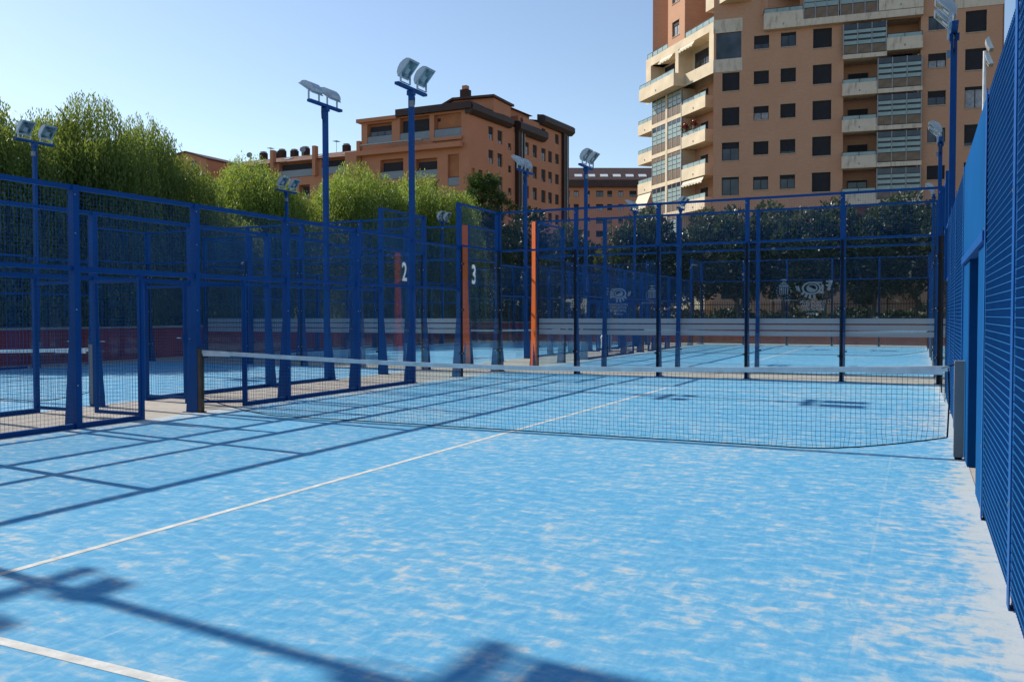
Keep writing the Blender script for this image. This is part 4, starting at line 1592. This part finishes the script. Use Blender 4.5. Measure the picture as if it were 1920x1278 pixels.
# set-back wall of the wing
mb.box((ws(12.3), 1.5, -0.2), (ws(-0.5), 9.0, 22.4), 'brick')
mb.box((ws(11.25), 0.12, -0.2), (ws(5.65), 1.5, 22.4), 'render_cream')
mb.box((ws(12.6), 1.45, 22.4), (ws(0.0), 9.0, 26.8), 'render_cream')
WF.part('wing_body', mb.mesh('wing_body'))
zb0 = 19.75
for k in range(7):
    z0 = zb0 - TP * k
    if z0 < 0:
        break
    WF.balcony(ws(5.6), ws(1.6), z0, 1.05, 1.5, 0.0, 'render_cream', 0.38)
    WF.balcony(ws(14.2), ws(11.3), z0 - 0.15, 1.05, 1.5, 0.0, 'render_cream', 0.38)
    rows = (('panelbrown', 0.95), ('teal', 0.44), ('teal', 0.44), ('teal', 0.40))
    WF.enclosure(ws(8.15), ws(5.75), z0 + 0.38, z0 + TP, 3, 0.0, rows, 'winglass' if k % 2 else 'panelbrown')
    WF.enclosure(ws(11.2), ws(8.6), z0 + 0.30, z0 + TP, 3, 0.0, rows, 'panelbrown' if k % 3 == 2 else 'winglass')
    sl = MB()
    sl.box((ws(11.25), -0.02, z0 - 0.0), (ws(5.65), 0.11, z0 + 0.37), 'render_cream')
    WF.part('floor_slab', sl.mesh('floor_slab'))
    # openings in the set-back wall
    WF.window(ws(4.6), ws(3.5), z0 + 0.9, z0 + 2.2, 0.3, 1.38, True, mull=1, depth=0.05)
    WF.window(ws(2.2), ws(0.7), z0 + 0.25, z0 + 2.3, [0.9, 0.6, 0.2, 0.3, 0.5, 0.5, 0.5][k], 1.38, False, mull=1, depth=0.05)
    WF.window(ws(12.1), ws(11.4), z0 + 0.2, z0 + 2.3, 1.0, 1.38, False, mull=0, depth=0.05)
mb = MB()
mb.box((ws(8.52), -0.04, -0.2), (ws(8.22), 0.10, 22.6), 'render_cream')
mb.box((ws(5.70), -0.02, -0.2), (ws(5.62), 0.10, 22.6), 'metalgrey')
WF.part('pilaster', mb.mesh('pilaster'))
# storeys above: cream wall with two deep loggias
WF.wall(ws(12.6), ws(0.35), 22.4, 26.8, [(ws(11.6), ws(6.9), 23.6, 26.0), (ws(6.3), ws(1.1), 23.5, 26.1)], 'render_cream', 1.4, 0.05, 'upper_wall')
WF.balcony(ws(11.8), ws(5.1), 22.4, 1.15, 1.2, -1.15, 'render_cream', 0.38)
awning(WF, ws(9.6), ws(7.2), 26.0, 0.45, 0.25, 0.0)
awning(WF, ws(5.9), ws(3.4), 26.05, 0.45, 0.25, 0.0)
awning(WF, ws(5.3), ws(1.8), 13.75 - 0.1, 0.45, 0.2, 0.0)
awning(WF, ws(14.1), ws(11.4), 13.6 - 0.05, 1.5, 0.6, 0.0)
WF.window(ws(11.2), ws(8.9), 23.6, 25.8, 0.2, 1.36, False, mull=2, depth=0.03)
WF.window(ws(5.6), ws(3.0), 23.6, 25.6, 0.4, 1.36, False, mull=2, depth=0.03)
# top parapet with railing and upper shafts
def toprail(mb):
    mb.box((0, 0, 0), (5.0, 0.04, 0.04), 'winframe')
    for k in range(6):
        mb.box((k * 0.99, 0, -0.45), (k * 0.99 + 0.04, 0.04, 0), 'winframe')
        if k < 5:
            mb.box((k * 0.99 + 0.06, 0.012, -0.42), (k * 0.99 + 0.97, 0.024, -0.03), 'teal')
WF.part('roof_railing', cached('toprail', toprail, 'roof_railing'), (ws(5.2), 0.1, 27.28))
WF.part('roof_railing', cached('toprail', toprail, 'roof_railing'), (ws(12.4) , 0.1, 27.28))
WF.wall(ws(8.3), ws(5.2), 26.8, 34.5, [(ws(7.5), ws(6.2), 27.5, 28.9), (ws(7.5), ws(6.2), 30.6, 32.0)], 'brick', 0.25, 0.06, 'shaft_wall')
WF.window(ws(7.5), ws(6.2), 27.5, 28.9, 0.3, 0.06, True, curtain=True)
WF.window(ws(7.5), ws(6.2), 30.6, 32.0, 0.3, 0.06, True, curtain=True)
mb = MB()
mb.box((ws(8.3), 0.36, 26.8), (ws(5.2), 6.0, 34.5), 'brick')
mb.box((ws(5.25), 0.06, 26.8), (ws(5.2), 0.36, 34.5), 'brick')
mb.box((ws(8.3), 0.06, 26.8), (ws(8.25), 0.36, 34.5), 'brick')
mb.box((ws(11.6), 2.6, 26.8), (ws(8.3), 8.0, 32.6), 'brick')
mb.box((ws(5.2), 3.0, 26.8), (ws(-2.5), 8.0, 34.5), 'brick')
WF.part('upper_shaft', mb.mesh('upper_shaft'))
WF.balcony(ws(1.9), ws(-1.9), 28.1, 1.25, 2.9, 0.2, 'render_cream', 0.38)
# flower boxes on one of the sunlit balconies
rr = np.random.default_rng(5)
def blossom(seed, n, mat):
    r = np.random.default_rng(seed)
    p = r.normal(0, 0.18, (n, 3))
    d = unit(r.normal(size=(n, 3)))
    return quads_mesh('flowers', leaf_quads(p, d, np.full(n, 0.14), np.full(n, 0.10), r), mat)
FB, FG = blossom(1, 200, 'flower_red'), blossom(2, 160, 'magnolia')
for s_, lb in ((5.1, 'far red flower pot on the sunlit tower balcony'), (3.6, 'near red flower pot on the sunlit tower balcony')):
    c_, sn = math.cos(WF.ang), math.sin(WF.ang)
    x = -16.3 + c_ * ws(s_) - sn * 0.07
    y = 75.9 + sn * ws(s_) + c_ * 0.07
    t = thing('flower_pot', lb, 'flower pot', (x, y, zb0 - TP + 1.05 + 0.42), 0, 'flower pots on the tower balcony')
    put('pot', cached('fpot', lambda mb: mb.tube([(0, 0, 0), (0, 0, 0.28)], [0.12, 0.17], 'pot', 10), 'pot'), t)
    put('flowers', FB, t, (0, 0, 0.5))['kind'] = 'stuff'
    put('leaves', FG, t, (0, 0, 0.36))['kind'] = 'stuff'


# ---- terracotta block in the middle
block = thing('apartment_block', 'terracotta apartment block with dark brown eaves and a chimney, in the middle', 'building', (-45, 95, 0))
MF = Facade(block, (-40.8, 85.1), math.atan2(27.6, 2.3))
holes, wins = [], []
for r_ in range(8):
    dz = -2.96 * r_
    cols = [(4.6, 5.8, 23.85, 25.55, 0), (6.86, 8.1, 23.75, 25.45, 1), (9.6, 10.45, 23.35, 24.25, 2), (13.85, 15.3, 23.5, 25.2, 3), (16.4, 17.65, 23.5, 25.2, 4), (18.95, 20.25, 23.4, 25.15, 5), (21.07, 22.25, 23.5, 25.1, 6), (23.26, 24.48, 23.6, 25.05, 7)]
    if r_ >= 2:
        cols += [(2.2, 3.2, 24.3, 25.6, 8), (0.6, 1.3, 24.0, 25.6, 9)]
    for a, b, z0, z1, c in cols:
        if z0 + dz < 0.5:
            continue
        holes.append((a, b, z0 + dz, z1 + dz))
        wins.append((a, b, z0 + dz, z1 + dz, c, r_))
up = [(19.09, 20.24, 26.35, 27.98), (23.24, 24.46, 26.5, 27.9)]
MF.wall(0, 11.3, -0.2, 26.6, [h for h in holes if h[1] < 11], 'terracotta', 0.3)
MF.wall(13.6, 26.9, -0.2, 28.5, [h for h in holes if h[0] > 13] + up, 'terracotta', 0.3)
rb = random.Random(4)
for a, b, z0, z1, c, r_ in wins:
    MF.window(a, b, z0, z1, rb.choice([0.35, 0.55, 0.6, 1.0, 1.0, 0.75]), 0, False, curtain=rb.random() < 0.55, mull=1, depth=0.18)
for a, b, z0, z1 in up:
    MF.window(a, b, z0, z1, 0.7, 0, False, mull=1, depth=0.18)
mb = MB()
mb.box((0.05, 0.32, -0.2), (26.85, 16.0, 26.5), 'terracotta_dark')
mb.box((11.3, 0.0, -0.2), (11.42, 0.32, 26.6), 'terracotta')
mb.box((13.48, 0.0, -0.2), (13.6, 0.32, 26.6), 'terracotta')
mb.box((13.0, 0.36, 26.5), (26.8, 13.0, 28.6), 'terracotta')
mb.box((8.4, 1.6, 26.5), (18.3, 12.0, 29.6), 'terracotta')
MF.part('block_body', mb.mesh('block_body'))
mb = MB()
mb.box((11.45, -0.55, -0.2), (12.2, 0.3, 26.2), 'fascia')
mb.box((12.3, -0.40, -0.2), (13.3, 0.3, 26.0), 'fascia')
mb.tube([(12.25, -0.62, 0), (12.25, -0.62, 26)], 0.09, 'metalgrey', 6)
mb.tube([(13.2, -0.5, 0), (13.2, -0.5, 26)], 0.09, 'metalgrey', 6)
MF.part('pipe_shaft', mb.mesh('pipe_shaft'), (0, 0, 0), 'dark brown pipe shaft between the window groups')
mb = MB()
mb.box((25.3, -0.45, -0.2), (26.2, 0.0, 28.3), 'fascia')
mb.box((26.3, -0.30, -0.2), (27.2, 0.3, 28.3), 'fascia')
mb.tube([(26.25, -0.5, 0), (26.25, -0.5, 28)], 0.09, 'metalgrey', 6)
MF.part('pipe_shaft', mb.mesh('pipe_shaft'), (0, 0, 0), 'dark brown pipe shaft at the far corner')
def eave(x0, x1, z0, z1, out, y=0.0):
    mb = MB()
    zt = z1
    mb.prism([(0.35 + y, z0 + 0.05), (-out * 0.45 + y, z0), (-out + y, z0 + 0.45), (-out + y, zt - 0.25), (-out * 0.7 + y, zt), (0.35 + y, zt + 0.15)], 'x', x0, x1, 'fascia')
    MF.part('eave', mb.mesh('eave'))
eave(-0.35, 9.75, 26.15, 27.45, 0.85)
eave(11.3, 19.25, 25.95, 27.4, 1.0)
eave(18.35, 28.0, 28.3, 29.65, 0.95)
mb = MB()
mb.prism([(1.0, 29.6), (6.8, 30.35), (12.6, 29.6)], 'x', 8.0, 18.4, 'roof')
mb.prism([(0.2, 29.0), (6.8, 30.2), (12.6, 29.0)], 'x', 18.4, 28.0, 'roof')
MF.part('roof', mb.mesh('roof'))
o = MF.part('chimney', cached('chim', lambda mb: (mb.box((0, 0, 0), (1.1, 1.1, 2.2), 'chimneybrown'), mb.box((0.2, 0.2, 2.2), (0.9, 0.9, 2.75), 'terracotta')), 'chimney'), (8.2, 5.6, 29.6))
# balcony face with terraces, looking towards the courts
LF = Facade(block, (-86.0, 85.1), 0.0)
def ls(s):
    return 45.2 - s
open_ = [(ls(15.0), ls(11.2), 23.6, 26.3), (ls(10.0), ls(5.6), 23.6, 26.6), (ls(4.95), ls(1.05), 23.6, 26.5), (ls(13.0), ls(9.5), 18.9, 21.5), (ls(7.7), ls(4.5), 18.7, 21.2), (ls(3.0), ls(1.4), 17.5, 21.4),
         (ls(13.0), ls(9.5), 15.9, 18.4), (ls(7.7), ls(4.5), 15.8, 18.3)]
LF.wall(ls(15.9), ls(0.0), -0.2, 26.9, open_, 'terracotta', 0.55, 0.0)
for (a, b, z0, z1), bl in zip(open_, (0.3, 0.95, 0.2, 0.95, 0.5, 0.6, 0.4, 0.4)):
    w_ = b - a
    LF.window(a + 0.25, b - 0.25, z0 + 0.05, z1 - 0.35, bl, 0.38, False, mull=2, depth=0.05)
    LF.part('terrace_rail', cached(('trail', round(w_, 2)), lambda mb: (mb.box((0, 0.05, 1.05), (w_, 0.09, 1.1), 'winframe'), mb.box((0.03, 0.06, 0.05), (w_ - 0.03, 0.075, 1.03), 'railpanel')), 'terrace_rail'), (a, 0, z0))
mb = MB()
mb.box((ls(15.9), 0.56, -0.2), (ls(0.05), 12.0, 26.8), 'terracotta_dark')
mb.box((ls(17.9), -0.9, 22.15), (ls(0.75), 0.0, 22.75), 'terracotta')
mb.box((ls(17.9), -0.9, 0.0), (ls(16.1), 0.0, 22.15), 'terracotta')
mb.box((ls(5.1), -0.35, 23.15), (ls(0.9), 0.0, 23.58), 'terracotta')
LF.part('terrace_wall', mb.mesh('terrace_wall'))
mb = MB()
mb.prism([(ls(9.5), 26.8), (ls(-1.2), 26.8), (ls(-1.2), 29.0), (ls(4.6), 29.2), (ls(8.2), 27.6)], 'y', 4.5, 9.5, 'terracotta')
LF.part('attic_wall', mb.mesh('attic_wall'))
mb = MB()
mb.prism([(ls(9.9), 26.95), (ls(8.2), 27.62), (ls(4.6), 29.22), (ls(-1.5), 29.02), (ls(-1.5), 29.3), (ls(4.5), 29.5), (ls(8.4), 27.9), (ls(10.0), 27.2)], 'y', 3.9, 10.0, 'roof')
LF.part('attic_roof', mb.mesh('attic_roof'))
mb = MB()
mb.box((ls(16.4), -0.5, 26.5), (ls(10.3), 3.0, 26.95), 'terracotta')
mb.box((ls(10.3), -0.6, 26.75), (ls(-0.6), 3.0, 27.6), 'fascia')
mb.box((ls(15.2), -1.3, 23.3), (ls(6.0), -0.9, 23.45), 'metalgrey')
LF.part('terrace_roof', mb.mesh('terrace_roof'))

# ---- long stepped terrace block at the left, mostly behind the trees
terr = thing('terrace_block', 'long terracotta terrace block with many chimneys behind the pepper trees', 'building', (-67, 92, 0))
KF = Facade(terr, (-86.0, 85.1), 0.0)
op = []
for i in range(3):
    s1 = 37.0 - i * 7.2
    op.append((ls(s1), ls(s1 - 5.8), 20.3, 22.4))
    op.append((ls(s1 - 1), ls(s1 - 2.8), 17.2, 19.2))
    op.append((ls(s1 - 3.4), ls(s1 - 5.2), 17.2, 19.2))
KF.wall(ls(38.6), ls(16.1), -0.2, 22.6, op, 'terracotta', 0.6, 0.3)
for j, (a, b, z0, z1) in enumerate(op):
    KF.window(a + 0.2, b - 0.2, z0 + 0.05, z1 - 0.2, 0.6, 0.72, False, mull=2, depth=0.05)
    if j % 3 == 0:
        KF.part('terrace_rail', cached(('trail2',), lambda mb: (mb.box((0, 0.05, 1.0), (5.8, 0.09, 1.05), 'winframe'), mb.box((0.03, 0.06, 0.05), (5.77, 0.075, 0.98), 'railpanel')), 'terrace_rail'), (a, 0.25, 20.3))
        m2 = MB()
        m2.box((0, -0.3, 0), (0.5, 0.4, 4.0), 'terracotta')
        KF.part('party_wall', m2.mesh('party_wall'), (b + 0.3, 0, 20.2))
mb = MB()
mb.box((ls(38.5), 0.91, -0.2), (ls(16.15), 12.0, 22.5), 'terracotta_dark')
KF.part('block_body', mb.mesh('block_body'))
mb = MB()
mb.prism([(-0.1, 22.45), (3.4, 23.85), (9.0, 23.85), (12.0, 22.5)], 'x', ls(38.7), ls(16.0), 'rooftile')
KF.part('roof', mb.mesh('roof'))
for s_ in (35.0, 30.0, 24.5, 20.0, 17.6):
    o = KF.part('skylight', cached('skyl', lambda mb: mb.prism([(0.0, 0.0), (1.1, 0.44), (1.1, 0.52), (0.0, 0.08)], 'x', 0, 1.1, 'metalgrey'), 'skylight'), (ls(s_), 1.2, 22.99))
for i, s_ in enumerate((36.2, 33.7, 32.8, 30.6, 28.6, 21.6, 19.0)):
    hh = (1.1, 0.9, 1.2, 1.0, 1.2, 1.0, 1.05)[i]
    KF.part('chimney', cached(('chm', hh), lambda mb: (mb.box((0, 0, 0), (0.85, 0.85, hh), 'chimneybrown'), mb.box((0.1, 0.1, hh), (0.75, 0.75, hh + 0.22), 'metalgrey')), 'chimney'), (ls(s_), 3.6, 23.8))

def dish(mb):
    mb.tube([(0, 0, 0), (0, 0, 0.9)], 0.04, 'metalgrey', 6)
    mb.tube([(0.0, -0.05, 0.9), (0.06, -0.16, 0.93)], [0.08, 0.42], 'metalgrey', 14)
def aerial(mb):
    mb.tube([(0, 0, 0), (0, 0, 1.9)], 0.03, 'metalgrey', 5)
    for k_ in range(5):
        mb.box((-0.4, -0.015 - 0.2 * (k_ - 2), 1.72), (0.4, 0.015 - 0.2 * (k_ - 2), 1.76), 'metalgrey')
    mb.box((-0.02, -0.5, 1.70), (0.02, 0.5, 1.74), 'metalgrey')
for s_ in (37.6, 28.0):
    KF.part('satellite_dish', cached('dish', dish, 'satellite_dish'), (ls(s_), 3.2, 23.7))
for s_ in (34.6, 23.0, 17.0):
    KF.part('aerial', cached('aerial', aerial, 'aerial'), (ls(s_), 4.2, 23.8))
def roofrail(mb):
    mb.box((0, 0, 0.95), (4.0, 0.05, 1.0), 'chimneybrown')
    for k_ in range(4):
        mb.box((k_ * 1.3, 0, 0), (k_ * 1.3 + 0.05, 0.05, 0.95), 'chimneybrown')
LF.part('roof_railing', cached('roofrail', roofrail, 'roof_railing'), (ls(9.2), 2.2, 27.3))

endb = thing('end_house', 'small plain brown gabled house end left of the terrace roofs', 'building', (-88, 88, 0))
EF = Facade(endb, (-92.0, 85.0), 0.0)
mb = MB()
mb.prism([(0, 0), (8.5, 0), (8.5, 24.0), (4.6, 25.2), (0, 24.6)], 'y', 0, 8, 'terracotta')
EF.part('wall', mb.mesh('wall'))
mb = MB()
mb.prism([(8.7, 23.9), (8.7, 24.1), (4.6, 25.4), (-0.2, 24.8), (-0.2, 24.6), (4.6, 25.2)], 'y', -0.2, 8.2, 'roof')
EF.part('roof', mb.mesh('roof'))
EF.window(5.6, 6.5, 23.0, 23.8, 0, -0.2, False, mull=0, depth=0.12)

# ---- far block between the two buildings
far = thing('far_block', 'far terracotta block with brown roof and white skylights, between block and tower', 'building', (-54, 182, 0))
FF = Facade(far, (-65.0, 170.5), math.atan2(8, 16.3))
holes = []
for r_ in range(8):
    for c in range(8):
        a = 2.2 + c * 2.5
        w_ = 1.1 if c % 3 else 1.6
        z1 = 29.3 - 2.98 * r_
        if z1 - 1.6 < 1:
            continue
        holes.append((a, a + w_, z1 - 1.4, z1))
FF.wall(0, 23, -0.2, 30.4, holes, 'terracotta', 0.3)
for i, (a, b, z0, z1) in enumerate(holes):
    FF.window(a, b, z0, z1, rb.choice([0.2, 0.6, 1.0]), 0, False, curtain=rb.random() < 0.4, mull=1, depth=0.16)
mb = MB()
mb.box((0.05, 0.32, -0.2), (22.9, 14, 30.3), 'terracotta_dark')
FF.part('block_body', mb.mesh('block_body'))
mb = MB()
mb.prism([(-1.0, 30.0), (-1.0, 31.6), (6.0, 35.4), (13.0, 31.6), (13.0, 30.0)], 'x', -0.6, 23.6, 'roof')
FF.part('roof', mb.mesh('roof'))
for i in range(6):
    FF.part('skylight', cached('sky2', lambda mb: mb.prism([(0, 0), (1.3, 0.7), (1.3, 0.85), (0, 0.15)], 'x', 0, 1.7, 'bin'), 'skylight'), (5.0 + i * 2.9, 0.6, 32.45))
